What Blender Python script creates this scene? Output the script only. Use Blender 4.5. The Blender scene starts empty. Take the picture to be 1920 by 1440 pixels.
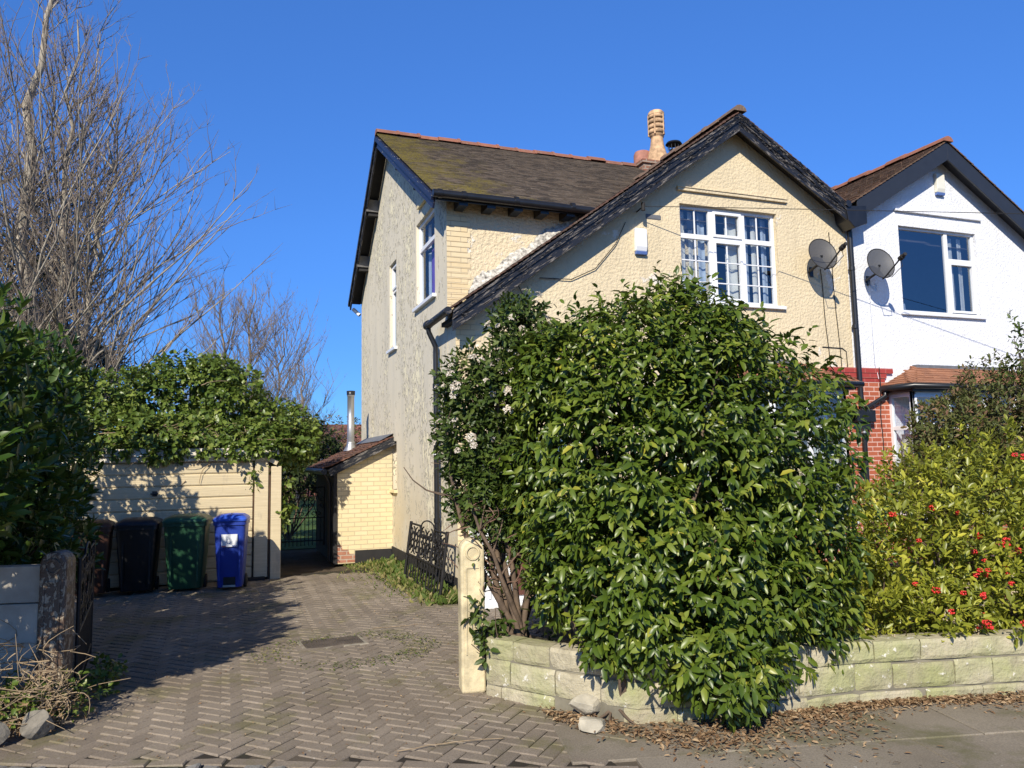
import bpy, math, random
import numpy as np
from mathutils import Matrix, Vector
random.seed(7); rng = np.random.default_rng(11)
S = bpy.context.scene; COL = S.collection
R = math.radians
# ------------------------------------------------------------------ camera, sky, sun, exposure
cam = bpy.data.cameras.new('camera'); co = bpy.data.objects.new('camera', cam); COL.objects.link(co)
cam.sensor_width = 36; cam.lens = 1443/1920*36; cam.clip_end = 3000
VR = Vector((.938075, -.345992, -.017455)); VU = Vector((-.017263, -.097007, .995134)); VB = Vector((-.346002, -.933209, -.096973))
co.matrix_world = Matrix(((VR.x, VU.x, VB.x, 0), (VR.y, VU.y, VB.y, 0), (VR.z, VU.z, VB.z, 1.85), (0, 0, 0, 1)))
S.camera = co
W = bpy.data.worlds.new('World'); S.world = W; W.use_nodes = True
wn = W.node_tree; wn.nodes.clear()
sky = wn.nodes.new('ShaderNodeTexSky'); sky.sky_type = 'NISHITA'; sky.sun_disc = False
SUN_AZ, SUN_EL = 215.0, 34.0
sky.sun_elevation = R(SUN_EL); sky.sun_rotation = R(SUN_AZ); sky.air_density = 0.6; sky.dust_density = 0.0; sky.ozone_density = 3.0; sky.altitude = 100
tint = wn.nodes.new('ShaderNodeMix'); tint.data_type = 'RGBA'; tint.blend_type = 'MULTIPLY'; tint.inputs[0].default_value = 1; tint.inputs[7].default_value = (.54, .98, 1.48, 1)
bg = wn.nodes.new('ShaderNodeBackground'); bg.inputs[1].default_value = 0.15
wo = wn.nodes.new('ShaderNodeOutputWorld'); wc = wn.nodes.new('ShaderNodeTexCoord'); ws = wn.nodes.new('ShaderNodeSeparateXYZ'); wr = wn.nodes.new('ShaderNodeValToRGB'); wm = wn.nodes.new('ShaderNodeMix'); wm.data_type = 'RGBA'; wm.blend_type = 'MULTIPLY'; wm.inputs[0].default_value = 1
wn.links.new(wc.outputs['Generated'], ws.inputs[0]); wn.links.new(ws.outputs[2], wr.inputs[0])    # evens the sky's brightness from horizon to zenith
for i_, (p_, v_) in enumerate(((0, .36), (.12, .52), (.28, .77), (.53, 1.04), (.64, .85), (.82, .45), (1, .35))):
    e_ = wr.color_ramp.elements[i_] if i_ < 2 else wr.color_ramp.elements.new(p_)
    e_.position = p_; e_.color = (v_, v_, v_, 1)
wn.links.new(sky.outputs[0], tint.inputs[6]); wn.links.new(tint.outputs[2], wm.inputs[6]); wn.links.new(wr.outputs[0], wm.inputs[7]); wn.links.new(wm.outputs[2], bg.inputs[0]); wn.links.new(bg.outputs[0], wo.inputs[0])
sl = bpy.data.lights.new('sun', 'SUN'); sl.energy = 4.9; sl.angle = R(0.53); sl.color = (1, .92, .78)
so = bpy.data.objects.new('sun', sl); COL.objects.link(so)
sd = Vector((math.sin(R(SUN_AZ))*math.cos(R(SUN_EL)), math.cos(R(SUN_AZ))*math.cos(R(SUN_EL)), math.sin(R(SUN_EL))))
so.rotation_euler = sd.to_track_quat('Z', 'Y').to_euler(); so.location = sd*60
S.view_settings.view_transform = 'Standard'; S.view_settings.look = 'None'; S.view_settings.gamma = 1; S.view_settings.exposure = 0.36

# ------------------------------------------------------------------ node helpers
class NT:
    def __init__(s, name):
        s.m = bpy.data.materials.new(name); s.m.use_nodes = True; s.t = s.m.node_tree; s.t.nodes.clear()
        s.out = s.n('ShaderNodeOutputMaterial')
    def n(s, typ, **kw):
        o = s.t.nodes.new(typ)
        for k, v in kw.items(): setattr(o, k, v)
        return o
    def l(s, a, b): s.t.links.new(a, b)
    def set(s, sock, v):
        if hasattr(v, 'is_output') or isinstance(v, bpy.types.NodeSocket): s.l(v, sock)
        elif isinstance(v, (tuple, list)): sock.default_value = tuple(v) + ((1,) if len(v) == 3 and sock.type == 'RGBA' else ())
        else: sock.default_value = v
    def obj(s): return s.n('ShaderNodeTexCoord').outputs['Object']
    def uv(s): return s.n('ShaderNodeTexCoord').outputs['UV']
    def mapv(s, v, scale=(1, 1, 1), loc=(0, 0, 0), rot=(0, 0, 0)):
        o = s.n('ShaderNodeMapping'); s.l(v, o.inputs[0]); o.inputs['Scale'].default_value = scale; o.inputs['Location'].default_value = loc; o.inputs['Rotation'].default_value = rot
        return o.outputs[0]
    def noise(s, v, scale, det=4, rough=.6, dist=0):
        o = s.n('ShaderNodeTexNoise'); s.l(v, o.inputs['Vector']); o.inputs['Scale'].default_value = scale; o.inputs['Detail'].default_value = det; o.inputs['Roughness'].default_value = rough; o.inputs['Distortion'].default_value = dist
        return o.outputs['Fac']
    def voro(s, v, scale, feat='F1', out='Distance'):
        o = s.n('ShaderNodeTexVoronoi', feature=feat); s.l(v, o.inputs['Vector']); o.inputs['Scale'].default_value = scale
        return o.outputs[out]
    def rng(s, v, a, b, c=0., d=1.):
        o = s.n('ShaderNodeMapRange'); s.set(o.inputs[0], v); o.inputs[1].default_value = a; o.inputs[2].default_value = b; o.inputs[3].default_value = c; o.inputs[4].default_value = d
        return o.outputs[0]
    def math(s, op, a, b=0.):
        o = s.n('ShaderNodeMath', operation=op); s.set(o.inputs[0], a); s.set(o.inputs[1], b); return o.outputs[0]
    def mix(s, f, a, b, mode='MIX'):
        o = s.n('ShaderNodeMix', data_type='RGBA', blend_type=mode); s.set(o.inputs[0], f); s.set(o.inputs[6], a); s.set(o.inputs[7], b); return o.outputs[2]
    def bump(s, h, strength=.5, dist=.01, prev=None):
        o = s.n('ShaderNodeBump'); s.l(h, o.inputs['Height']); o.inputs['Strength'].default_value = strength; o.inputs['Distance'].default_value = dist
        if prev is not None: s.l(prev, o.inputs['Normal'])
        return o.outputs[0]
    def attr(s, name='rnd'): return s.n('ShaderNodeAttribute', attribute_name=name).outputs['Fac']
    def sep(s, v): return s.n('ShaderNodeSeparateXYZ') if v is None else s._sep(v)
    def _sep(s, v):
        o = s.n('ShaderNodeSeparateXYZ'); s.l(v, o.inputs[0]); return o.outputs
    def brick(s, v, c1, c2, mor, w, h, mort=.01, off=.5, bias=0, smooth=.1):
        o = s.n('ShaderNodeTexBrick'); s.l(v, o.inputs['Vector'])
        for k, x in (('Color1', c1), ('Color2', c2), ('Mortar', mor)): s.set(o.inputs[k], x)
        o.inputs['Scale'].default_value = 1; o.inputs['Mortar Size'].default_value = mort; o.inputs['Mortar Smooth'].default_value = smooth; o.inputs['Bias'].default_value = bias
        o.inputs['Brick Width'].default_value = w; o.inputs['Row Height'].default_value = h; o.offset = off
        return o.outputs
    def pbsdf(s, col, rough=.8, spec=.5, metal=0., nrm=None):
        p = s.n('ShaderNodeBsdfPrincipled'); s.set(p.inputs['Base Color'], col); s.set(p.inputs['Roughness'], rough); s.set(p.inputs['Metallic'], metal)
        s.set(p.inputs['Specular IOR Level'], spec)
        if nrm is not None: s.l(nrm, p.inputs['Normal'])
        return p
    def done(s, shader): s.l(shader.outputs[0] if hasattr(shader, 'outputs') else shader, s.out.inputs[0]); return s.m

def plain(name, col, rough=.6, metal=0., spec=.5, var=.25, vs=6., bump=0., bs=40.):
    t = NT(name); o = t.obj(); n = t.noise(o, vs, 5)
    c2 = tuple(c*(1-var) for c in col); c3 = tuple(min(1, c*(1+var*.6)) for c in col)
    c = t.mix(t.rng(n, .3, .7), c2, c3)
    nr = t.bump(t.noise(o, bs, 4), bump, .01) if bump else None
    return t.done(t.pbsdf(c, rough, spec, metal, nr))

def render_wall(name, base, patch, pthr=.62, lump=.8, dirt=.25, white_dirt=False):
    "roughcast: thrown pebble render, painted; flaked patches where the paint is gone"
    t = NT(name); o = t.obj()
    a = t.noise(o, 23, 2, .5, .1); b = t.noise(o, 52, 2, .5)
    h = t.math('ADD', t.rng(a, .3, .7), t.math('MULTIPLY', b, .45))
    big = t.noise(o, .7, 5, .6); mid = t.noise(o, 3.1, 6, .7)
    dc = tuple(c*(1-dirt) for c in base)
    c = t.mix(t.rng(big, .35, .68), base, dc)
    c = t.mix(t.math('MULTIPLY', t.rng(t.noise(o, 9, 3), .45, .75), .25), c, tuple(x*.72 for x in base))
    fl = t.rng(t.math('ADD', t.math('MULTIPLY', mid, .65), t.math('MULTIPLY', t.noise(o, .95, 2), .5)), pthr, pthr+.025)
    c = t.mix(fl, c, patch)
    st = t.noise(t.mapv(o, (2.2, 2.2, .22)), 2.6, 5, .7)
    c = t.mix(t.math('MULTIPLY', t.rng(st, .52, .76), .42), c, tuple(x*.62 for x in base))
    n1 = t.bump(h, lump, .014); n2 = t.bump(fl, .5, .006, n1)
    return t.done(t.pbsdf(c, .92, .25, 0, n2))

def smooth_wall(name):
    "weathered side wall: grey-beige paint, flaking in vertical streaks to bright cream"
    t = NT(name); o = t.obj()
    s = t.mapv(o, (1, 1, .38))
    big = t.noise(o, .55, 5, .62); st = t.noise(t.mapv(o, (1, 1, .12)), 2.2, 6, .65)
    c = t.mix(t.rng(big, .35, .7), (.62, .565, .44), (.70, .63, .485))
    c = t.mix(t.math('MULTIPLY', t.rng(st, .45, .72), .55), c, (.49, .455, .375))
    z = t._sep(o)[2]
    low = t.math('MULTIPLY', t.rng(z, 2.3, .2), t.rng(t.noise(o, 1.4, 5), .3, .6))
    c = t.mix(t.math('MULTIPLY', low, .55), c, (.60, .47, .25))
    m = t.noise(t.mapv(o, (1, 1, .6)), 9.5, 4, .6); zone = t.noise(t.mapv(o, (1, 1, .5)), 1.15, 4, .6)
    k = t.math('ADD', t.math('MULTIPLY', m, .75), t.math('MULTIPLY', zone, .55))
    fl = t.rng(k, .715, .725); edge = t.math('MULTIPLY', t.rng(k, .69, .715), t.rng(k, .745, .722))
    c = t.mix(fl, c, (.76, .69, .49)); c = t.mix(t.math('MULTIPLY', edge, .8), c, (.17, .15, .12))
    k2 = t.rng(t.noise(t.mapv(o, (1, 1, .6), (3, 7, 2)), 15, 3, .5), .66, .69)
    c = t.mix(k2, c, (.68, .64, .55))
    h = t.math('ADD', t.math('MULTIPLY', fl, -1.0), t.math('MULTIPLY', t.noise(o, 22, 4), .5))
    h = t.math('ADD', h, t.math('MULTIPLY', t.noise(t.mapv(o, (1, 1, .5)), 3.5, 4), 1.3))
    return t.done(t.pbsdf(c, .88, .3, 0, t.bump(h, .55, .012)))

def brick_mat(name, c1, c2, mor, w=.225, h=.075, mort=.012, bump=.6, rough=.85, mix_n=.3, face=None):
    t = NT(name); u = t.uv(); o = t.obj()
    b = t.brick(u, c1, c2, mor, w, h, mort)
    n = t.noise(o, 11, 5)
    c = t.mix(t.math('MULTIPLY', t.rng(n, .4, .75), mix_n), b['Color'], tuple(x*.6 for x in c1))
    hh = t.math('ADD', t.math('MULTIPLY', b['Fac'], -1.), t.math('MULTIPLY', t.noise(o, 45, 3), .4))
    return t.done(t.pbsdf(c, rough, .3, 0, t.bump(hh, bump, .01)))

def tile_mat(name, a, b, moss=None, moss_amt=.0, lich=.3, verge=None):
    t = NT(name); r = t.attr(); o = t.obj()
    c = t.mix(r, a, b)
    n = t.noise(o, 6, 6, .7); c = t.mix(t.math('MULTIPLY', t.rng(n, .45, .75), .6), c, tuple(x*.5 for x in a))
    if lich: c = t.mix(t.math('MULTIPLY', t.rng(t.noise(o, 22, 4, .7), .57, .68), lich), c, (.30, .29, .22))
    if moss:
        mz = t.noise(o, 2.2, 5, .65)
        if verge is not None:
            x = t._sep(o)[0]; k = t.math('ADD', t.rng(x, verge+.0, verge+2.2, .26, 0), t.math('MULTIPLY', t.math('ADD', mz, t.math('MULTIPLY', t.noise(t.mapv(o, (1, 3, 3)), 7, 5, .7), .5)), .62))
        else: k = mz
        f = t.math('MULTIPLY', t.rng(k, .58-moss_amt, .74-moss_amt), t.rng(t.noise(o, 34, 3, .6), .34, .52))
        c = t.mix(f, c, t.mix(t.noise(o, 9, 4), moss, tuple(x*.45 for x in moss)))
    return t.done(t.pbsdf(c, .9, .25, 0, t.bump(t.noise(o, 60, 3), .4, .006)))

def flaky(name, dark, pale, thr=.52, sx=1.0, vy=11):
    t = NT(name); u = t.uv(); v = t.mapv(u, (1.6*sx, vy, 1))
    n = t.noise(v, 2.6, 6, .68, .6); f = t.rng(n, thr, thr+.03)
    n2 = t.noise(v, 9, 3); pc = t.mix(t.rng(n2, .3, .7), pale, tuple(p*.45 for p in pale))
    c = t.mix(f, dark, pc)
    return t.done(t.pbsdf(c, t.rng(f, 0, 1, .42, .9), .4, 0, t.bump(t.math('MULTIPLY', f, -1.), .8, .008)))

def leaf_mat(name, dark, mid, lite, rough=.3, trans=.25, spec=.5, yell=None, ythr=.93):
    t = NT(name); r = t.attr(); o = t.obj()
    cr = t.n('ShaderNodeValToRGB'); t.l(r, cr.inputs[0]); e = cr.color_ramp.elements
    e[0].position = 0; e[0].color = (*dark, 1); e[1].position = .55; e[1].color = (*mid, 1)
    x = e.new(.9); x.color = (*lite, 1)
    if yell: x = e.new(ythr+.02); x.color = (*yell, 1)
    c = t.mix(t.math('MULTIPLY', t.rng(t.noise(o, 2.2, 3), .35, .7), .35), cr.outputs[0], dark)
    p = t.pbsdf(c, rough, spec); tr = t.n('ShaderNodeBsdfTranslucent'); t.set(tr.inputs[0], t.mix(.5, c, lite))
    mx = t.n('ShaderNodeMixShader'); mx.inputs[0].default_value = trans; t.l(p.outputs[0], mx.inputs[1]); t.l(tr.outputs[0], mx.inputs[2])
    return t.done(mx)

def glass_mat(name, tint=(.75, .8, .82), refl=.16):
    t = NT(name); tr = t.n('ShaderNodeBsdfTransparent'); t.set(tr.inputs[0], tint)
    g = t.n('ShaderNodeBsdfGlossy'); g.inputs['Roughness'].default_value = .01; t.set(g.inputs[0], (.95, .97, 1.))
    mx = t.n('ShaderNodeMixShader'); mx.inputs[0].default_value = refl; t.l(tr.outputs[0], mx.inputs[1]); t.l(g.outputs[0], mx.inputs[2])
    return t.done(mx)

M = {}
M['cream'] = render_wall('cream_roughcast', (.695, .58, .385), (.70, .65, .56), .675, .6, .12)
M['cream2'] = render_wall('cream_roughcast_back', (.70, .585, .39), (.72, .68, .59), .66, .75, .12)
M['white_rc'] = render_wall('white_roughcast', (.76, .77, .79), (.72, .73, .74), .8, .55, .06)
M['side'] = smooth_wall('weathered_side_wall')
M['quoin'] = brick_mat('cream_quoin_brick', (.70, .575, .36), (.67, .53, .31), (.50, .41, .27), .30, .076, .006, .45, .85, .15)
M['yellow_brick'] = brick_mat('yellow_painted_brick', (.73, .61, .375), (.69, .565, .33), (.50, .42, .27), .235, .082, .007, .5, .7, .12)
M['bare_brick'] = brick_mat('bare_brick', (.36, .15, .09), (.42, .2, .13), (.45, .36, .28), .22, .075, .01)
M['red_brick'] = brick_mat('red_brick', (.36, .085, .045), (.42, .12, .06), (.62, .40, .33), .215, .078, .009, .4, .7, .3)
M['red_band'] = brick_mat('red_painted_brick', (.36, .055, .045), (.34, .05, .04), (.42, .14, .11), .225, .078, .006, .4, .55, .25)
M['chim_brick'] = brick_mat('chimney_brick', (.24, .10, .065), (.28, .14, .09), (.32, .27, .21))
M['tile_main'] = tile_mat('mossy_brown_tiles', (.155, .12, .09), (.055, .044, .036), (.25, .20, .045), .0, .35, 2.7)
M['tile_gable'] = tile_mat('red_brown_tiles', (.14, .075, .055), (.085, .058, .045), None, 0, .4)
M['tile_white'] = tile_mat('brown_tiles', (.17, .10, .065), (.10, .07, .05), None, 0, .3)
M['tile_bay'] = tile_mat('orange_brown_tiles', (.34, .155, .085), (.26, .12, .07), None, 0, .1)
M['tile_out'] = tile_mat('outhouse_tiles', (.17, .08, .055), (.09, .055, .045), None, 0, .4)
M['ridge'] = tile_mat('red_ridge_tiles', (.33, .135, .085), (.22, .105, .075), None, 0, .5)
M['ridge_old'] = tile_mat('old_ridge_tiles', (.22, .14, .10), (.16, .11, .08), None, 0, .7)
M['barge'] = flaky('flaking_black_barge', (.016, .017, .021), (.21, .19, .175), .545)
M['barge_navy'] = flaky('flaking_navy_barge', (.015, .022, .055), (.50, .50, .51), .61, 1.6)
M['barge_new'] = plain('dark_grey_barge', (.022, .025, .032), .45, var=.12)
M['black'] = plain('black_paint', (.014, .015, .018), .35, var=.3)
M['black_dull'] = plain('black_dull', (.018, .017, .017), .8, var=.3)
M['lead'] = plain('lead_flashing', (.14, .145, .155), .55, var=.3)
M['upvc'] = plain('white_upvc', (.76, .77, .78), .3, var=.04)
M['upvc_cream'] = plain('cream_paint', (.74, .62, .36), .6, var=.12)
M['glass'] = glass_mat('window_glass', (.84, .89, .94), .15)
M['glass_dark'] = glass_mat('picture_window_glass', (.72, .78, .86), .22)
M['curtain'] = plain('pale_curtain', (.62, .60, .52), .9, var=.15)
M['curtain_b'] = plain('blue_grey_curtain', (.40, .46, .52), .9, var=.2)
M['purple'] = plain('purple_blind', (.16, .07, .42), .8, var=.2)
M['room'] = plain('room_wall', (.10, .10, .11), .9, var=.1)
M['mortar'] = plain('lichened_mortar', (.50, .47, .41), .95, var=.85, vs=17, bump=.9, bs=30)
M['pot'] = plain('clay_chimney_pot', (.56, .36, .20), .85, var=.55, vs=7)
M['pot_red'] = plain('red_chimney_pot', (.36, .16, .11), .8, var=.4, vs=5)
M['stone_cream'] = plain('painted_concrete', (.64, .54, .33), .8, var=.42, vs=7, bump=.35, bs=35)
M['steel'] = plain('steel_flue', (.55, .55, .54), .38, .85, var=.15)

# ------------------------------------------------------------------ mesh builder
class MB:
    def __init__(s): s.v = []; s.f = []; s.uv = []; s.r = []; s.sm = []; s.X = None
    def add(s, vs, fs, rnd=None, smooth=False, uvs=None):
        b = len(s.v); vs = [Vector(p) for p in vs]
        rr = random.random() if rnd is None else rnd
        for f in fs:
            s.f.append([b+i for i in f]); s.r.append(rr); s.sm.append(smooth)
            if uvs is not None: s.uv.extend([uvs[i] for i in f]); continue
            a, c, d = vs[f[0]], vs[f[1]], vs[f[-1] if len(f) > 3 else f[2]]
            n = (c-a).cross(d-a); ax, ay, az = abs(n.x), abs(n.y), abs(n.z)
            for i in f:
                p = vs[i]
                s.uv.append((p.x, p.y) if az >= ax and az >= ay else ((p.x, p.z) if ay >= ax else (p.y, p.z)))
        s.v.extend([(s.X @ p) if s.X is not None else p for p in vs])
    def box(s, a, b, rnd=None):
        x0, y0, z0 = a; x1, y1, z1 = b
        s.add([(x0,y0,z0),(x1,y0,z0),(x1,y1,z0),(x0,y1,z0),(x0,y0,z1),(x1,y0,z1),(x1,y1,z1),(x0,y1,z1)],
              [(0,3,2,1),(4,5,6,7),(0,1,5,4),(1,2,6,5),(2,3,7,6),(3,0,4,7)], rnd)
    def prism(s, poly, h0, h1, axis='y', rnd=None):
        "extrude polygon (in the other two axes) along axis"
        def P(u, v, h): return {'y': (u, h, v), 'x': (h, u, v), 'z': (u, v, h)}[axis]
        n = len(poly); vs = [P(u, v, h0) for u, v in poly]+[P(u, v, h1) for u, v in poly]
        fs = [tuple(range(n)), tuple(range(2*n-1, n-1, -1))]+[(i, n+i, n+(i+1) % n, (i+1) % n) for i in range(n)]
        s.add(vs, fs, rnd)
    def tube(s, pts, rad, n=8, cap=True, rnd=None, smooth=True):
        pts = [Vector(p) for p in pts]; m = len(pts)
        if not hasattr(rad, '__len__'): rad = [rad]*m
        vs = []; up = None
        for i in range(m):
            d = (pts[min(i+1, m-1)]-pts[max(i-1, 0)])
            d = d.normalized() if d.length > 1e-9 else Vector((0, 0, 1))
            if up is None: up = Vector((0, 0, 1)) if abs(d.z) < .9 else Vector((1, 0, 0))
            a = d.cross(up); a = a.normalized() if a.length > 1e-6 else Vector((1, 0, 0)); b = a.cross(d); up = b
            for k in range(n):
                t = 2*math.pi*k/n; vs.append(pts[i]+(a*math.cos(t)+b*math.sin(t))*rad[i])
        fs = [(i*n+k, i*n+(k+1) % n, (i+1)*n+(k+1) % n, (i+1)*n+k) for i in range(m-1) for k in range(n)]
        rr = random.random() if rnd is None else rnd
        s.add(vs, fs, rr, smooth)
        if cap: s.add(vs[:n], [tuple(range(n-1, -1, -1))], rr); s.add(vs[-n:], [tuple(range(n))], rr)
    def lathe(s, prof, c=(0, 0, 0), n=24, rnd=None, smooth=True):
        vs = [(c[0]+r*math.cos(2*math.pi*k/n), c[1]+r*math.sin(2*math.pi*k/n), c[2]+z) for r, z in prof for k in range(n)]
        fs = [(i*n+k, i*n+(k+1) % n, (i+1)*n+(k+1) % n, (i+1)*n+k) for i in range(len(prof)-1) for k in range(n)]
        s.add(vs, fs, rnd, smooth)
    def build(s, name, mat, parent=None, bevel=0., loc=None):
        me = bpy.data.meshes.new(name); me.from_pydata([tuple(p) for p in s.v], [], s.f)
        me.uv_layers.new(name='UVMap').data.foreach_set('uv', np.array(s.uv, dtype=np.float32).ravel())
        me.attributes.new('rnd', 'FLOAT', 'FACE').data.foreach_set('value', np.array(s.r, dtype=np.float32))
        me.polygons.foreach_set('use_smooth', np.array(s.sm, dtype=bool)); me.materials.append(mat); me.update()
        o = bpy.data.objects.new(name, me); COL.objects.link(o)
        if parent is not None:
            o.parent = parent; o.matrix_parent_inverse = Matrix.Translation(-Vector(world_loc(parent)))
        if bevel:
            b = o.modifiers.new('bevel', 'BEVEL'); b.width = bevel; b.segments = 2; b.limit_method = 'ANGLE'
        return o
def world_loc(o):
    p = Vector(o.location)
    return p
def tag(o, label=None, cat=None, group=None, kind=None):
    if label: o['label'] = label
    if cat: o['category'] = cat
    if group: o['group'] = group
    if kind: o['kind'] = kind
    return o
def thing(name, label, cat, loc=(0, 0, 0), group=None):
    o = bpy.data.objects.new(name, None); COL.objects.link(o); o.location = loc; o.empty_display_size = .2
    return tag(o, label, cat, group)
def structure(name, mb, mat): return tag(mb.build(name, mat), kind='structure')

# ---- leaves (numpy): one mesh of many folded leaves
def unit(a): return a/np.maximum(np.linalg.norm(a, axis=-1, keepdims=True), 1e-9)
def leaf_mesh(name, P, D, N, L, Wd, rnd, mat, parent=None, fold=.25, curl=.18, shape=(.30, .5, .72, .42)):
    n = len(P); D = unit(D); Sd = unit(np.cross(D, N)); N = np.cross(Sd, D)
    L = np.broadcast_to(L, n)[:, None]; Wd = np.broadcast_to(Wd, n)[:, None]
    a, wa, b, wb = shape
    m1 = P+D*L*a; m2 = P+D*L*b-N*L*curl*.45; tip = P+D*L*.97-N*L*curl
    l1 = m1+Sd*Wd*wa+N*Wd*fold; r1 = m1-Sd*Wd*wa+N*Wd*fold
    l2 = m2+Sd*Wd*wb+N*Wd*fold*.8; r2 = m2-Sd*Wd*wb+N*Wd*fold*.8
    V = np.stack([P, m1, m2, tip, l1, r1, l2, r2], 1).reshape(-1, 3)
    base = np.array([0,1,4, 1,2,6,4, 2,3,6, 0,5,1, 1,5,7,2, 2,7,3]); cnt = np.array([3,4,3,3,4,3])
    idx = (base[None]+8*np.arange(n)[:, None]).ravel(); tot = np.tile(cnt, n); st = np.concatenate([[0], np.cumsum(tot)[:-1]])
    me = bpy.data.meshes.new(name); me.vertices.add(len(V)); me.vertices.foreach_set('co', V.astype(np.float32).ravel())
    me.loops.add(len(idx)); me.loops.foreach_set('vertex_index', idx.astype(np.int32))
    me.polygons.add(len(tot)); me.polygons.foreach_set('loop_start', st.astype(np.int32)); me.polygons.foreach_set('loop_total', tot.astype(np.int32))
    me.polygons.foreach_set('use_smooth', np.ones(len(tot), bool))
    me.attributes.new('rnd', 'FLOAT', 'FACE').data.foreach_set('value', np.repeat(rnd, 6).astype(np.float32))
    me.materials.append(mat); me.update(); me.validate()
    o = bpy.data.objects.new(name, me); COL.objects.link(o)
    if parent is not None: o.parent = parent; o.matrix_parent_inverse = Matrix.Translation(-Vector(parent.location))
    return o
def blob_points(blobs, n, rin=.78, rout=1.04, deep=.25, zmin=.02, cull=.8, lump=.12, lf=2.6, bias=None):
    "points in a rough shell over a union of ellipsoids, with outward normals"
    B = np.array(blobs, float); C, Rr = B[:, :3], B[:, 3:6]
    area = (Rr[:, 0]*Rr[:, 1]+Rr[:, 1]*Rr[:, 2]+Rr[:, 0]*Rr[:, 2]); pr = area/area.sum()
    out = []; nor = []; dep = []; got = 0; ph = rng.uniform(0, 6, (6, 3)); fr = rng.normal(0, lf, (6, 3))
    while got < n:
        m = n*2; k = rng.choice(len(B), m, p=pr); d = unit(rng.normal(size=(m, 3)))
        isd = rng.random(m) < deep
        r = np.where(isd, rng.uniform(min(.5, rin*.7), rin, m), rng.uniform(rin, rout, m))
        p0 = C[k]+d*Rr[k]
        lm = np.zeros(m)
        for q in range(6): lm += np.sin(p0@fr[q]+ph[q, 0])
        r = r*(1+lump*lm/2.4); p = C[k]+d*Rr[k]*r[:, None]
        nn = unit(d/Rr[k]); ok = p[:, 2] > zmin
        for j in range(len(B)):
            q = np.linalg.norm((p-C[j])/Rr[j], axis=1); ok &= (j == k) | (q > cull) | isd
        if bias is not None: ok &= rng.random(m) < bias(p, nn)
        out.append(p[ok]); nor.append(nn[ok]); dep.append(isd[ok]); got += ok.sum()
    return np.concatenate(out)[:n], np.concatenate(nor)[:n], np.concatenate(dep)[:n]
def sprigs(P, Nn, k, twig, spread, up=.35, droop=.25, jit=.3, pitch=None):
    "k leaves along a short twig at each point -> leaf base, axis, normal"
    n = len(P); T = unit(Nn+np.array([0, 0, up])+rng.normal(0, jit, (n, 3)))
    ref = unit(np.cross(T, np.array([.13, .21, 1.])+rng.normal(0, .05, (n, 3)))); ref2 = np.cross(T, ref)
    Ps, Ds, Ns = [], [], []; ph0 = rng.uniform(0, 6.28, n)
    for i in range(k):
        t = (i+.5)/k; ph = ph0+i*2.4; lat = ref*np.cos(ph)[:, None]+ref2*np.sin(ph)[:, None]
        d = unit(T*(.35+.75*t)+lat*spread*(1.15-.55*t)+np.array([0, 0, -droop])+rng.normal(0, .18, (n, 3)))
        Ps.append(P+T*twig*(t-.6)+lat*.006); Ds.append(d)
        Ns.append(unit(T*.9-lat*.25+np.array([0, 0, .45])+rng.normal(0, .25, (n, 3))))
    return np.concatenate(Ps), np.concatenate(Ds), np.concatenate(Ns)
def foliage(name, parent, mat, blobs, n, k, L, Wf, twig=.12, spread=.9, up=.35, droop=.25, deep=.25, lump=.12, fold=.22, curl=.18, jit=.3, rin=.78, rout=1.04, tint=(0, 1), zmin=.02, cull=.8, lf=2.6, bias=None, shape=(.30, .5, .72, .42)):
    P, Nn, dp = blob_points(blobs, n, rin, rout, deep, zmin, cull, lump, lf, bias)
    p, d, nn = sprigs(P, Nn, k, twig, spread, up, droop, jit)
    l = rng.uniform(.55, 1.2, len(p))*L
    base = rng.uniform(tint[0], tint[1], n)
    r = np.clip(np.tile(base, k)*.55+rng.random(len(p))*.45, 0, 1)
    return leaf_mesh(name, p, d, nn, l, l*Wf, r, mat, parent, fold, curl, shape)
#SPLIT
# ------------------------------------------------------------------ building helpers
def frame(o, u, v, w):
    return Matrix(((u[0], v[0], w[0], o[0]), (u[1], v[1], w[1], o[1]), (u[2], v[2], w[2], o[2]), (0, 0, 0, 1)))
def front(x, z, Y): return frame((x, Y, z), (1, 0, 0), (0, 0, 1), (0, -1, 0))
def sideX(y, z, X): return frame((X, y, z), (0, -1, 0), (0, 0, 1), (-1, 0, 0))      # faces -X, u runs towards -Y
def board(mb, p0, p1, out, h0, h1, t0, t1, ext0=0, ext1=0):
    p0, p1, out = Vector(p0), Vector(p1), Vector(out).normalized(); e = (p1-p0); L = e.length; e.normalize(); up = out.cross(e)
    if up.z < 0: up = -up
    sv = mb.X; mb.X = frame(p0, e, out, up)
    mb.box((-ext0, t0, h0), (L+ext1, t1, h1)); mb.X = sv
def gboard(mb, foot, apex, Y, h0, h1, t, fx=0.):
    "mitred bargeboard in the XZ plane: vertical offsets h0..h1 under the roof line, t proud towards -Y"
    (x0, z0), (x1, z1) = foot, apex; L = math.hypot(x1-x0, z1-z0)
    vs = [(x, y, z+h) for y in (Y, Y-t) for x, z, h in ((x0, z0, h0), (x1, z1, h0), (x1, z1, h1), (x0, z0, h1))]
    uv = [(0, h0), (L, h0), (L, h1), (0, h1)]*2
    mb.add(vs, [(0, 1, 2, 3), (7, 6, 5, 4), (0, 4, 5, 1), (3, 2, 6, 7), (0, 3, 7, 4), (1, 5, 6, 2)], None, False, uv)
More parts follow.
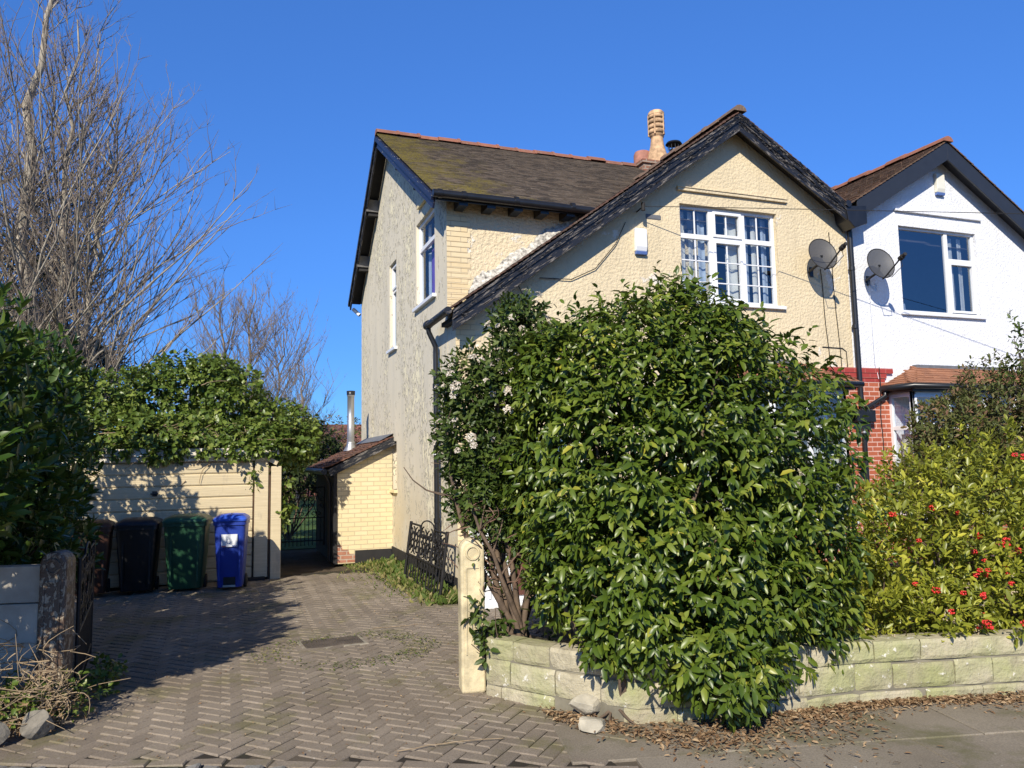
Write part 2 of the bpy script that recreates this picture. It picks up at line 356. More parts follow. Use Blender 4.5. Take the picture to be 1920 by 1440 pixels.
def wall(name, parent, mat, X, top, holes=(), v0=0., depth=.12, thick=0):
    "vertical strips under a polyline top, with real openings and reveals"
    mb = MB(); mb.X = X
    def tv(u):
        for (a, b), (c, d) in zip(top, top[1:]):
            if a-1e-6 <= u <= c+1e-6: return b+(d-b)*((u-a)/(c-a) if c > a else 0)
        return top[-1][1]
    us = sorted({round(a, 4) for a, _ in top} | {round(h[k], 4) for h in holes for k in (0, 1)})
    for a, b in zip(us, us[1:]):
        m = (a+b)/2; hs = sorted([h for h in holes if h[0] < m < h[1]], key=lambda h: h[2]); lo = v0
        for h in hs:
            if h[2] > lo: mb.add([(a, lo, 0), (b, lo, 0), (b, h[2], 0), (a, h[2], 0)], [(0, 1, 2, 3)])
            lo = h[3]
        mb.add([(a, lo, 0), (b, lo, 0), (b, tv(b), 0), (a, tv(a), 0)], [(0, 1, 2, 3)])
    for a, b, c, d in holes:
        for p, q in (((a, c), (b, c)), ((b, c), (b, d)), ((b, d), (a, d)), ((a, d), (a, c))):
            mb.add([(*p, 0), (*p, -depth), (*q, -depth), (*q, 0)], [(0, 1, 2, 3)])
    return mb.build(name, mat, parent)
def window(parent, X, w, h, mull=(), sash=(), bars=(), fr=.055, recess=.075, sill=.10, glass='glass', curtains=(), mat='upvc', name='window', arch=False, room=False):
    f = MB(); f.X = X; d0, d1 = -recess-.06, -recess
    for a, b in (((0, 0), (fr, h)), ((w-fr, 0), (w, h)), ((fr, 0), (w-fr, fr)), ((fr, h-fr), (w-fr, h))): f.box((a[0], a[1], d0), (b[0], b[1], d1))
    for k_, a in enumerate(mull): f.box((a[0], a[2], d0+.002), (a[1], a[3], d1-.002-.0015*k_))
    for a in sash:                                              # opening lights stand a little proud
        s = .045
        for p, q in (((a[0], a[2]), (a[0]+s, a[3])), ((a[1]-s, a[2]), (a[1], a[3])), ((a[0]+s, a[2]), (a[1]-s, a[2]+s)), ((a[0]+s, a[3]-s), (a[1]-s, a[3]))):
            f.box((p[0], p[1], d0+.01), (q[0], q[1], d1+.018))
    for a in bars: f.box((a[0], a[2], d0+.02), (a[1], a[3], d1-.018))
    o = f.build(name, M[mat], parent, .004)
    g = MB(); g.X = X; quad(g, (fr*.5, fr*.5, d0+.03), (w-fr*.5, fr*.5, d0+.03), (w-fr*.5, h-fr*.5, d0+.03), (fr*.5, h-fr*.5, d0+.03)); g.build('pane', M[glass], o)
    if sill:
        s = MB(); s.X = X; s.box((-.07, -.055, -recess-.06), (w+.07, .0, .06)); s.build('sill', M['upvc' if mat == 'upvc' else mat], o, .006)
    for (a, b, c, d, m, fr_, amp) in curtains:
        cb = MB(); cb.X = X; n = max(6, int((b-a)*60)); u = [a+(b-a)*i/n for i in range(n+1)]
        ww = [d0-.07-amp*(.5+.5*math.sin(fr_*x+.7*math.sin(3.1*x))) for x in u]
        vs = [(x, c, z) for x, z in zip(u, ww)]+[(x, d, z) for x, z in zip(u, ww)]
        cb.add(vs, [(i, i+1, n+2+i, n+1+i) for i in range(n)], smooth=True); cb.build('curtain', M[m], o)
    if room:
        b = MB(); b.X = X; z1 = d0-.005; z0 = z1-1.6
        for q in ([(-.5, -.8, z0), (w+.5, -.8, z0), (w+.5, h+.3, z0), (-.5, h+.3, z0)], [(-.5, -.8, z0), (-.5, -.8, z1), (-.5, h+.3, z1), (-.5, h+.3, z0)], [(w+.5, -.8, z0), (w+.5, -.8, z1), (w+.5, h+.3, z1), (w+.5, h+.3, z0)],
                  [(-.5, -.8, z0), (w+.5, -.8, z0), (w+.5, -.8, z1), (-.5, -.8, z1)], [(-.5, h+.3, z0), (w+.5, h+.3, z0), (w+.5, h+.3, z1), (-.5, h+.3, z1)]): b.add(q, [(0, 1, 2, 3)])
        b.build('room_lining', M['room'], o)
    return o
def tiles(mb, O, e1, e2, L, Sl, gauge=.1, tw=.165, clip=None, jit=.5, th=.016, over=1.5, drop=.0):
    O = Vector(O); e1 = Vector(e1).normalized(); e2 = Vector(e2).normalized(); n = e1.cross(e2)
    if n.z < 0: n = -n
    nc = int(Sl/gauge); nt = int(L/tw)+1
    for k in range(nc):
        s0 = k*gauge; sh = (k % 2)*tw/2
        for i in range(-1, nt+1):
            a = max(0, i*tw+sh+.002); b = min(L, (i+1)*tw+sh-.002)
            if b-a < .02 or random.random() < drop: continue
            c = O+e1*((a+b)/2)+e2*s0
            if clip and not clip(c): continue
            ja = random.gauss(0, .004*jit); jb = random.gauss(0, .008*jit); l = min(gauge*over, Sl-s0+.02); lift = .016+abs(random.gauss(0, .004*jit))
            p = [O+e1*a+e2*(s0+jb)+n*lift, O+e1*b+e2*(s0+jb+ja)+n*lift, O+e1*b+e2*(s0+l)+n*.003, O+e1*a+e2*(s0+l)+n*.003]
            q = [x+n*th for x in p]
            mb.add(p+q, [(4, 5, 6, 7), (0, 1, 5, 4), (1, 2, 6, 5), (3, 0, 4, 7)])
def ridge(mb, p0, p1, r=.12, seg=.42, jit=.012):
    p0, p1 = Vector(p0), Vector(p1); L = (p1-p0).length; e = (p1-p0)/L; n = int(L/seg); sd = e.cross(Vector((0, 0, 1))).normalized()
    for i in range(n):
        a = p0+e*(i*L/n+.006); b = p0+e*((i+1)*L/n-.006); rr = r*(1+random.uniform(-.04, .08)); dz = random.gauss(0, jit)
        vs = []
        for c, rad in ((a, rr*1.0), (b, rr*1.0)):
            for q in range(7):
                t = math.pi*q/6; vs.append(c+sd*math.cos(t)*rad+Vector((0, 0, math.sin(t)*rad*.85-.05+dz)))
        fs = [(q, q+1, q+8, q+7) for q in range(6)]+[(0, 1, 2, 3, 4, 5, 6), (13, 12, 11, 10, 9, 8, 7)]
        mb.add(vs, fs, None, False)
        if random.random() < .6:                                 # raised collar / lumpy joint mortar
            c = b; vs = [c+sd*math.cos(math.pi*q/6)*rr*1.12+Vector((0, 0, math.sin(math.pi*q/6)*rr*.98-.05+dz)) for q in range(7)]
            vs += [v+e*.05 for v in vs]; mb.add(vs, [(q, q+1, q+8, q+7) for q in range(6)]+[(0, 1, 2, 3, 4, 5, 6), (13, 12, 11, 10, 9, 8, 7)])
def quad(mb, *p): mb.add(p, [tuple(range(len(p)))])

# ------------------------------------------------------------------ cream house
XS, YF, YR, YB = 2.94, 10.13, 10.55, 18.1
RZ, RY, EZ, EYF, EYB, VX = 8.30, 14.73, 5.61, 10.28, 18.3, 2.68        # main roof: ridge, eaves, verge
AP = (7.62, 7.30); GL = (2.80, 3.86); GR = (9.72, 6.03); GY = 9.88     # front gable: apex, feet of both slopes, barge plane
H1 = thing('cream_house', 'cream roughcast house with peeling side wall, mossy main roof and black flaking gable bargeboards', 'house', (XS, YF, 0))
def gtop(x, a=AP, l=GL, r=GR):
    return l[1]+(a[1]-l[1])*(x-l[0])/(a[0]-l[0]) if x < a[0] else a[1]+(r[1]-a[1])*(x-a[0])/(r[0]-a[0])
# walls
WX, WZ, WW, WH = 6.62, 4.26, 1.86, 1.56
fx = front(XS, 0, YF)
wall('front_gable_wall', H1, M['cream'], fx, [(0, gtop(XS)), (AP[0]-XS, AP[1]), (9.93-XS, gtop(9.72)-.06)], [(WX-XS, WX+WW-XS, WZ, WZ+WH)], 0)
wall('upper_wall', H1, M['cream2'], front(XS, 0, YR), [(0, 5.72), (4.6, 5.72)], [], 3.3)
SW = (11.24, 12.46, 4.38, 5.80); SL = (14.10, 14.74, 3.98, 5.66); LW = (14.12, 14.52, 1.32, 2.22)
def mtop(y): return EZ+(RZ-EZ)*(y-EYF)/(RY-EYF) if y < RY else EZ+(RZ-EZ)*(EYB-y)/(EYB-RY)
sx = sideX(YB, 0, XS)
wall('side_wall', H1, M['side'], sx, [(0, mtop(YB)-.03), (YB-RY, RZ-.03), (YB-YR, mtop(YR)-.03)],
     [(YB-b, YB-a, c, d) for a, b, c, d in (SW, SL, LW)], .0, .14)
wall('side_wall_return', H1, M['side'], sideX(YR, 0, XS), [(0, gtop(XS)), (YR-YF, gtop(XS))], [], 0)
mb = MB(); quad(mb, (XS, YB, 0), (13, YB, 0), (13, YB, 5.6), (XS, YB, 5.6)); mb.build('rear_wall', M['side'], H1)
# black plinth
mb = MB(); mb.box((XS-.022, YF, 0), (XS, YB, .27)); mb.box((XS-.022, YF-.02, 0), (XS+.3, YF, .27)); mb.build('plinth', M['black_dull'], H1)
# quoins
mq = MB(); mb = MB()
for k in range(30):
    z = 3.3+k*.078
    if z < 5.4: mq.box((XS-.003, YR-.008, z), (XS+(.36 if k % 2 else .31), YR-.001, z+.072))
for k in range(45):
    z = .3+k*.078
    if z+.08 < gtop(XS): mb.box((XS-.003, YF-.008, z), (XS+(.36 if k % 2 else .28), YF-.001, z+.073))
mb.build('quoin', M['quoin'], H1); mq.build('quoin', M['quoin'], H1)
# lintel mouldings
mb = MB(); mb.X = front(0, 0, YF)
mb.box((6.58, 6.02, 0), (8.68, 6.065, .045)); mb.box((6.57, 6.065, 0), (8.69, 6.08, .06)); mb.build('lintel_moulding', M['cream'], H1, .004)
mb = MB(); mb.X = sideX(0, 0, XS); mb.box((-12.2, 6.0, 0), (-11.2, 6.05, .05)); mb.build('side_lintel_moulding', M['upvc_cream'], H1)
# upstairs front window: three lights with glazing bars
w3 = WW/3; t0 = WH*.665
b_ = []
for i in range(3):
    c = w3*(i+.5)+(.02 if i == 0 else -.02 if i == 2 else 0); b_ += [(c-.011, c+.011, .05, WH-.05)]
    for v in (.26, .53): b_ += [(w3*i+.04, w3*(i+1)-.04, t0*v*1.22, t0*v*1.22+.02)]
cur = [(w3*i+.05+j*.16, w3*i+.05+j*.16+wd, .06, WH-.05, m, 36, .03) for i, j, wd, m in ((0, 0, .17, 'curtain'), (0, 1.4, .10, 'curtain'), (0, 2.5, .14, 'curtain_b'), (1, .2, .09, 'curtain'), (1, 1.9, .22, 'curtain'), (2, .1, .13, 'curtain_b'), (2, 1.3, .10, 'curtain'), (2, 2.5, .12, 'curtain_b'))]
window(H1, front(WX, WZ, YF), WW, WH, [(w3-.04, w3+.04, .05, WH-.05), (2*w3-.04, 2*w3+.04, .05, WH-.05), (.05, WW-.05, t0-.01, t0+.07)],
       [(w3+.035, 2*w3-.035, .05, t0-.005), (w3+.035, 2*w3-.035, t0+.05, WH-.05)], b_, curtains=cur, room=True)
# side windows
window(H1, sideX(SW[1], SW[2], XS), 1.22, 1.42, [(.05, 1.17, .93, 1.0)], [], [], .06, .05, .08, curtains=[(.06, .3, .06, .92, 'curtain_b', 30, .02), (.05, .26, 1.0, 1.4, 'curtain', 28, .02), (.32, 1.18, .05, .93, 'purple', 5, .01)])
window(H1, sideX(SL[1], SL[2], XS), .64, 1.68, [(.04, .60, 1.12, 1.18)], [(.04, .60, 1.18, 1.64)], [], .05, .06, .06)
window(H1, sideX(LW[1], LW[2], XS), .40, .90, [], [], [], .05, .10, .06, mat='upvc_cream')
# arched head over the slit window
mb = MB(); mb.X = sideX(0, 0, XS)
for i in range(8):
    a = math.pi*i/8; c = math.pi*(i+1)/8; y = -(SL[0]+SL[1])/2
    for q0, q1 in ((a, c),):
        p = [(y+math.cos(q)*r, SL[3]-.03+math.sin(q)*r*.75, 0.004) for q, r in ((q0, .32), (q0, .37), (q1, .37), (q1, .32))]
        mb.add(p, [(0, 1, 2, 3)])
mb.build('window_arch', M['side'], H1)
# main roof
mb = MB(); fe = Vector((0, RY-EYF, RZ-EZ)); fs_ = fe.length; be = Vector((0, RY-EYB, RZ-EZ))
tiles(mb, (VX, EYF-.03, EZ), (1, 0, 0), fe, 9.3, fs_+.03, .1, .165, lambda c: not (c.x > 6.2 and c.z < gtop(min(c.x, 9.7))-.5 and c.y < 12.4))
tiles(mb, (VX, EYB, EZ), (1, 0, 0), be, .7, be.length, .1)
quad(mb, (VX+.02, EYF, EZ), (13, EYF, EZ), (13, RY, RZ), (VX+.02, RY, RZ)); quad(mb, (VX+.02, EYB, EZ), (13, EYB, EZ), (13, RY, RZ), (VX+.02, RY, RZ))
mb.build('main_roof', M['tile_main'], H1)
mb = MB(); ridge(mb, (VX-.02, RY, RZ+.06), (9.4, RY, RZ+.06)); mb.build('ridge_tiles', M['ridge'], H1)
# side verge: barge boards, soffit, purlin ends
mb = MB(); fo = (-1, 0, 0)
board(mb, (VX+.03, EYF-.02, EZ-.02), (VX+.03, RY, RZ-.02), fo, -.2, -.005, 0, .03); board(mb, (VX+.0, EYF-.02, EZ-.02), (VX+.0, RY, RZ-.02), fo, -.085, -.003, 0, .035)
mb.build('bargeboard_side', M['barge_navy'], H1, .004)
mb = MB()
board(mb, (VX+.03, EYB+.02, EZ-.02), (VX+.03, RY, RZ-.02), fo, -.2, -.005, 0, .03); board(mb, (VX+.0, EYB+.02, EZ-.02), (VX+.0, RY, RZ-.02), fo, -.085, -.003, 0, .035)
mb.build('bargeboard_rear', M['barge'], H1, .004)
mb = MB()
for y0, z0 in ((EYF, EZ), (EYB, EZ)): quad(mb, (VX+.03, y0, z0-.012), (XS, y0, z0-.012), (XS, RY, RZ-.012), (VX+.03, RY, RZ-.012))
for y in (11.7, 13.1, 16.0, 17.2): mb.box((VX+.05, y-.06, mtop(y)-.30), (XS, y+.06, mtop(y)-.09))
mb.build('verge_soffit', M['black_dull'], H1)
M['lit_grey_timber'] = plain('lit_grey_timber', (.16, .155, .15), .85, var=.4)  # light on the rear purlin ends put into a grey colour; front pair stays dark
for y in (10.9, 12.3): mb = MB(); mb.box((VX+.04, y-.05, mtop(y)-.22), (XS, y+.05, mtop(y)-.05)); mb.build('purlin_end', M['black'], H1)
for y in (15.9, 17.1): mb = MB(); mb.prism([(y-.06, mtop(y)-.06), (y+.10, mtop(y)-.16), (y+.0, mtop(y)-.30)], VX+.0, XS, 'x'); mb.build('purlin_end', M['lit_grey_timber'], H1)
# front eaves: rafter feet, fascia, gutter
mb = MB()
for i in range(11): mb.box((3.05+i*.42, EYF-.02, EZ-.14), (3.05+i*.42+.13, YR, EZ-.02))
mb.box((VX+.03, EYF-.03, EZ-.10), (6.3, EYF, EZ-.01)); mb.build('rafter_feet', M['black'], H1)
mb = MB(); gy, gz = EYF-.075, EZ-.02
mb.tube([(VX-.03, gy, gz), (4.5, gy, gz-.015), (6.05, gy, gz-.035)], .058, 12)
for x in (2.75, 3.1, 3.9, 4.8, 5.6): mb.tube([(x-.03, gy, gz), (x+.03, gy, gz)], .068, 12)
mb.build('gutter', M['black'], H1)
mb = MB(); mb.box((6.0, EYF-.16, EZ-.11), (6.28, EYF-.02, EZ-.02)); mb.build('gutter_outlet', M['lead'], H1, .02)
mb = MB(); mb.tube([(XS-.16, EYB+.06, EZ-.12), (XS-.02, EYB-.05, EZ-.28)], .045, 8); mb.build('rear_gutter_end', M['upvc'], H1)
# front gable roof
mb = MB(); el = Vector((AP[0]-GL[0], 0, AP[1]-GL[1])); er = Vector((AP[0]-GR[0], 0, AP[1]-GR[1]))
def vy(z): return EYF+(z-EZ)*(RY-EYF)/(RZ-EZ)
def cl(c): return c.y < (10.56 if c.z < 5.35 else vy(c.z)+.25)
tiles(mb, (GL[0]-.02, GY-.05, GL[1]+.0), (0, 1, 0), el, 3.9, el.length+.02, .105, .165, cl, .9)
tiles(mb, (GR[0]+.05, GY-.05, GR[1]-.03), (0, 1, 0), er, 3.9, er.length+.06, .105, .165, None, .9)
quad(mb, (GL[0], GY, GL[1]), (AP[0], GY, AP[1]), (AP[0], YR, AP[1]), (GL[0], YR, GL[1])); quad(mb, (5.1, YR, gtop(5.1)), (AP[0], YR, AP[1]), (AP[0], 13.4, AP[1]), (5.1, 10.5, gtop(5.1)))
quad(mb, (GR[0], GY, GR[1]), (AP[0], GY, AP[1]), (AP[0], 13.4, AP[1]), (GR[0], 13.4, GR[1]))
mb.build('gable_roof', M['tile_gable'], H1)
mb = MB(); ridge(mb, (AP[0], GY-.08, AP[1]+.07), (AP[0], 13.3, AP[1]+.07), .12, .4); mb.build('gable_ridge_tiles', M['ridge_old'], H1)
mb = MB(); fo = (0, -1, 0)
for a in ((GL[0]+.02, GL[1]), GR):
    gboard(mb, a, AP, GY, -.285, -.13, .028); gboard(mb, a, AP, GY, -.13, -.004, .05); gboard(mb, a, AP, GY, -.045, .002, .066)
mb.build('bargeboard_front', M['barge'], H1, .003)
mb = MB()                                                       # curled, split strips of old paint and timber hanging off the boards
for a, b in ((GL, AP), (GR, AP)):
    for i in range(95):
        t = random.random(); x = a[0]+(b[0]-a[0])*t; z = a[1]+(b[1]-a[1])*t; dx, dz = (b[0]-a[0]), (b[1]-a[1]); L = math.hypot(dx, dz); dx /= L; dz /= L
        l = random.uniform(.04, .22); o = random.uniform(-.2, -.02); w = random.uniform(.006, .022); y = GY-(.031 if o < -.105 else .068)-random.uniform(0, .006)
        n = (-dz, dx) if dx > 0 else (dz, -dx)
        p = [(x+n[0]*o, y, z+n[1]*o), (x+dx*l+n[0]*(o+random.uniform(-.012, .012)), y-random.uniform(0, .02), z+dz*l+n[1]*o)]
        q = [(c[0]+n[0]*w, c[1]-random.uniform(0, .014), c[2]+n[1]*w) for c in p]
        mb.add([p[0], p[1], q[1], q[0]], [(0, 1, 2, 3)])
mb.build('peeling_strips', M['barge'], H1)
mb = MB()
quad(mb, (GL[0], GY, GL[1]-.16), (AP[0], GY, AP[1]-.16), (AP[0], YF, AP[1]-.16), (GL[0], YF, GL[1]-.16)); quad(mb, (GR[0], GY, GR[1]-.12), (AP[0], GY, AP[1]-.13), (AP[0], YF, AP[1]-.13), (GR[0], YF, GR[1]-.12))
mb.box((GL[0]+.05, GY+.02, GL[1]-.12), (XS, YR, GL[1]-.06)); mb.build('gable_soffit', M['black_dull'], H1)
# low eave: gutter corner, swan neck, long downpipe on the side wall
PX_, PY_ = XS-.08, 10.93
mb = MB(); mb.tube([(GL[0]-.05, GY-.05, GL[1]-.01), (GL[0]-.05, PY_+.1, GL[1]-.03)], .055, 10); mb.tube([(GL[0]-.05, PY_-.06, GL[1]-.02), (GL[0]-.05, PY_+.06, GL[1]-.02)], .066, 10); mb.build('low_gutter', M['barge'], H1)
mb = MB(); mb.tube([(GL[0]-.05, PY_, GL[1]-.05), (GL[0]-.04, PY_, GL[1]-.13), (PX_, PY_, 3.52), (PX_, PY_, 3.4), (PX_, PY_, .05)], .038, 10)
for z in (2.9, 1.95, .95): mb.tube([(PX_, PY_, z), (PX_, PY_, z+.07)], .047, 10)
mb.build('side_downpipe', M['black'], H1)
mb = MB(); mb.tube([(PX_, PY_, 1.93), (PX_, PY_, 1.945)], .049, 10); mb.build('pipe_joint', M['upvc'], H1)
# lichened mortar fillet where the catslide meets the upper wall
mb = MB(); n = 60; pr = []
for i in range(n+1):
    x = 3.25+(5.35-3.25)*i/n; z = gtop(x)+.03; h = (.15+.07*math.sin(i*.21+.5)**2+random.uniform(-.02, .025))*min(1, (n-i)/14+.12)*min(1, i/5+.4)
    pr.append([(x, YR-.10-random.uniform(0, .04), z+random.uniform(-.01, .01)), (x, YR-.075-random.uniform(0, .02), z+h*.35), (x, YR-.045-random.uniform(0, .02), z+h*.7), (x, YR-.004, z+h)])
mb.add([p for q in pr for p in q], [(i*4+j, i*4+4+j, i*4+5+j, i*4+1+j) for i in range(n) for j in range(3)], None, True); mb.build('mortar_fillet', M['mortar'], H1)
# chimney
mb = MB(); mb.box((8.5, 14.35, 7.3), (10.1, 15.1, 8.30)); mb.box((8.46, 14.31, 8.30), (10.14, 15.14, 8.38)); ch = mb.build('chimney_stack', M['chim_brick'], H1)
mb = MB(); cx, cy = 9.08, 14.7
mb.lathe([(.23, 8.36), (.235, 8.6), (.2, 8.72), (.155, 8.9), (.14, 9.05), (.14, 9.1), (.165, 9.11), (.165, 9.18)], (cx, cy, 0), 20)
for k in range(4):
    z = 9.17+k*.118; mb.lathe([(.14, z), (.186, z-.01), (.176, z+.085), (.14, z+.088)], (cx, cy, 0), 20)
for a in (10, 82, 154, 226, 298):
    a = R(a); c, s_ = math.cos(a), math.sin(a); mb.tube([(cx+c*.178, cy+s_*.178, 9.12), (cx+c*.178, cy+s_*.178, 9.62)], .022, 6)
mb.lathe([(.185, 9.6), (.185, 9.66), (.15, 9.70), (.0, 9.72)], (cx, cy, 0), 20); mb.build('louvred_chimney_pot', M['pot'], ch)
mb = MB(); mb.lathe([(.12, 9.05), (.125, 9.68), (.10, 9.69)], (cx, cy, 0), 16); mb.build('pot_core', M['black_dull'], ch)
mb = MB(); mb.lathe([(.2, 8.36), (.2, 8.72), (.17, 8.80), (.12, 8.81), (.1, 8.75)], (8.83, 14.95, 0), 18); mb.build('red_chimney_pot', M['pot_red'], ch)
mb = MB(); mb.lathe([(.10, 8.36), (.10, 8.86)], (9.52, 14.7, 0), 12)
for a in range(10): mb.tube([(9.52+.13*math.cos(a*.628), 14.7+.13*math.sin(a*.628), 8.84), (9.52+.13*math.cos(a*.628), 14.7+.13*math.sin(a*.628), 9.0)], .008, 4)
mb.lathe([(.19, 8.985), (.16, 9.03), (.0, 9.06)], (9.52, 14.7, 0), 18); mb.build('flue_cowl', M['black'], ch)
# brick ground floor between the two bays, painted band on top
mb = MB(); mb.box((9.25, YF-.022, 0), (10.64, YF, 3.05)); mb.build('brick_pier', M['red_brick'], H1)
mb = MB(); mb.box((9.25, YF-.05, 3.20), (10.74, YF, 3.285)); mb.box((9.25, YF-.04, 3.115), (10.60, YF, 3.197)); mb.box((9.25, YF-.028, 3.05), (10.57, YF, 3.112)); mb.build('painted_brick_band', M['red_band'], H1)
def bay(parent, x0, x1, mat):
    "square bay under a hipped tiled roof"
    yb = 9.62; z0, z1 = .0, 2.86
    mb = MB(); mb.box((x0, yb, 0), (x1, YF, .8)); mb.build('bay_wall', M['red_brick'], parent)
    e = .14; tz = 3.32; ez = 2.96; hy = YF-.03
    A = Vector((x0-e, yb-e, ez)); B = Vector((x1+e, yb-e, ez)); C = Vector((x0+.62, hy, tz)); D = Vector((x1-.62, hy, tz)); A2 = Vector((x0-e, hy, ez)); B2 = Vector((x1+e, hy, ez))
    mb = MB(); quad(mb, A, B, D, C); quad(mb, A2, A, C); quad(mb, B, B2, D)
    fr = Vector((0, hy-yb+e, tz-ez)); lx = C.x-A.x
    tiles(mb, A, (1, 0, 0), fr, x1-x0+2*e, fr.length, .1, .165, lambda c: A.x+lx*(c.z-ez)/(tz-ez)-.02 < c.x < B.x-lx*(c.z-ez)/(tz-ez)+.02)
    sl_ = Vector((lx, 0, tz-ez))
    tiles(mb, A, (0, 1, 0), sl_, hy-A.y, sl_.length, .1, .165, lambda c: c.y > A.y+(hy-A.y)*(c.z-ez)/(tz-ez)-.02)
    sr_ = Vector((-lx, 0, tz-ez)); tiles(mb, B, (0, 1, 0), sr_, hy-A.y, sr_.length, .1, .165, lambda c: c.y > A.y+(hy-A.y)*(c.z-ez)/(tz-ez)-.02)
    mb.build('bay_roof', M['tile_bay'], parent)
    mb = MB(); mb.box((C.x-.03, hy-.08, tz-.035), (D.x+.03, YF, tz+.045)); mb.build('bay_flashing', M['lead'], parent, .01)
    mb = MB(); mb.tube([A2+Vector((-.03, 0, -.03)), A+Vector((-.03, -.03, -.03)), B+Vector((.03, -.03, -.03)), B2+Vector((.03, 0, -.03))], .05, 10)
    mb.box((A.x+.03, yb-e+.03, ez-.11), (B.x-.03, YF, ez-.02)); mb.build('bay_gutter', M['black'], parent)
    n = 4; w = (x1-x0)
    window(parent, front(x0, .8, yb), w, 2.05, [(w*k/n-.035, w*k/n+.035, .05, 2.0) for k in range(1, n)]+[(.05, w-.05, 1.42, 1.49)], [(w*k/n+.03, w*(k+1)/n-.03, 1.48, 2.0) for k in (0, 2)], [], .06, 0, .1, name='bay_window', curtains=[(.1, w*.3, .06, 1.4, 'curtain', 26, .03), (w*.8, w-.1, .06, 1.4, 'curtain', 26, .03)])
    window(parent, sideX(YF, .8, x0), YF-yb, 2.05, [(.05, YF-yb-.05, 1.42, 1.49)], [], [], .075, 0, 0, name='bay_side_window', room=False, curtains=[(.1, .3, .1, 1.35, 'curtain', 26, .02)])
    X = frame((x1, yb, .8), (0, 1, 0), (0, 0, 1), (1, 0, 0)); window(parent, X, YF-yb, 2.05, [(.05, YF-yb-.05, 1.42, 1.49)], [], [], .075, 0, 0, name='bay_side_window', room=False)
bay(H1, 6.3, 9.24, 'cream')
# shared downpipe between the houses with hopper and branch pipes
mb = MB(); px, py = 9.95, YF-.07
mb.tube([(px-.02, py, 5.86), (px, py, 5.6), (px+.03, py, 2.62)], .045, 12)
for z in (4.95, 3.95): mb.tube([(px, py, z), (px, py, z+.06)], .054, 12)
mb.tube([(px+.05, py, 2.62), (px+.05, py, 0)], .042, 10); mb.build('party_downpipe', M['black'], H1)
mb = MB(); mb.box((px-.16, py-.09, 2.36), (px+.24, py+.07, 2.56)); mb.box((px-.06, py-.06, 2.24), (px+.15, py+.06, 2.36)); mb.build('rainwater_hopper', M['black'], H1, .01)
mb = MB(); mb.tube([(px+.12, py, 2.6), (10.48, py-.02, 2.8), (10.5, py-.02, 2.9)], .036, 8); mb.tube([(px-.06, py, 2.55), (9.4, py-.03, 2.78), (9.38, py, 2.9)], .036, 8); mb.build('branch_pipe', M['black'], H1)
mb = MB(); mb.tube([(px+.05, py, 2.18), (px+.05, py, 2.24)], .052, 10); mb.build('pipe_collar', M['steel'], H1)
# cables running down the wall
cabs = [[(x0+(x1-x0)*t+.008*math.sin(9*t), YF-.012, z0+(z1-z0)*t) for t in [i/12 for i in range(13)]] for x0, z0, x1, z1 in ((9.33, 4.95, 9.42, 3.3), (9.55, 5.6, 9.66, 3.3))]
cabs += [[(9.28, YF-.012, 3.62), (9.7, YF-.012, 3.61), (9.78, YF-.012, 3.56), (9.80, YF-.012, 3.0)], [(10.42+.01*math.sin(k), YF-.045-.02*(k < 5), 3.3-.16*k) for k in range(15)],
         [(4.2, YF-.03, 4.45), (4.7, YF-.03, 4.46), (5.1, YF-.03, 4.65), (5.45, YF-.03, 5.05), (5.62, YF-.05, 5.4)], [(3.45, YF-.04, 4.12), (3.8, YF-.02, 4.02), (4.15, YF-.02, 3.9)], [(3.85, YF-.03, 4.35), (3.95, YF-.03, 4.15), (4.05, YF-.03, 4.05)]]
for c in cabs: mb = MB(); mb.tube(c, .007, 5); mb.build('wall_cable', M['black_dull'], H1)
# white porch behind the shrubs
mb = MB(); mb.box((3.08, 9.42, 0), (4.5, YF-.03, .92)); po = mb.build('porch', M['upvc'], H1, .01)
mb = MB()
for x in (3.08, 3.48, 4.44): mb.box((x, 9.44, .92), (x+.05, 9.50, 2.1))
mb.box((3.06, 9.40, 2.1), (4.52, YF-.03, 2.17)); mb.build('porch_frame', M['upvc'], po)
mb = MB(); quad(mb, (3.1, 9.47, .92), (4.5, 9.47, .92), (4.5, 9.47, 2.1), (3.1, 9.47, 2.1)); quad(mb, (3.1, 9.47, .92), (3.1, YF-.03, .92), (3.1, YF-.03, 2.1), (3.1, 9.47, 2.1)); mb.build('porch_pane', M['glass_dark'], po)
mb = MB(); mb.box((3.2, YF-.06, .92), (4.4, YF-.035, 2.1)); mb.build('inner_door', plain('dark_inner_door', (.05, .04, .035), .6), po)
mb = MB(); mb.box((3.5, 9.395, .12), (4.3, 9.42, .9)); mb.build('porch_door', plain('brown_door', (.13, .055, .04), .5), po); mb = MB(); mb.box((3.02, 9.25, .0), (4.6, 9.42, .07)); mb.build('porch_step', M['upvc'], po, .01)
mb = MB()
for x in (3.12, 3.3, 3.46): mb.box((x, 9.40, .1), (x+.035, 9.42, .9))
mb.build('porch_trim', M['upvc'], po)

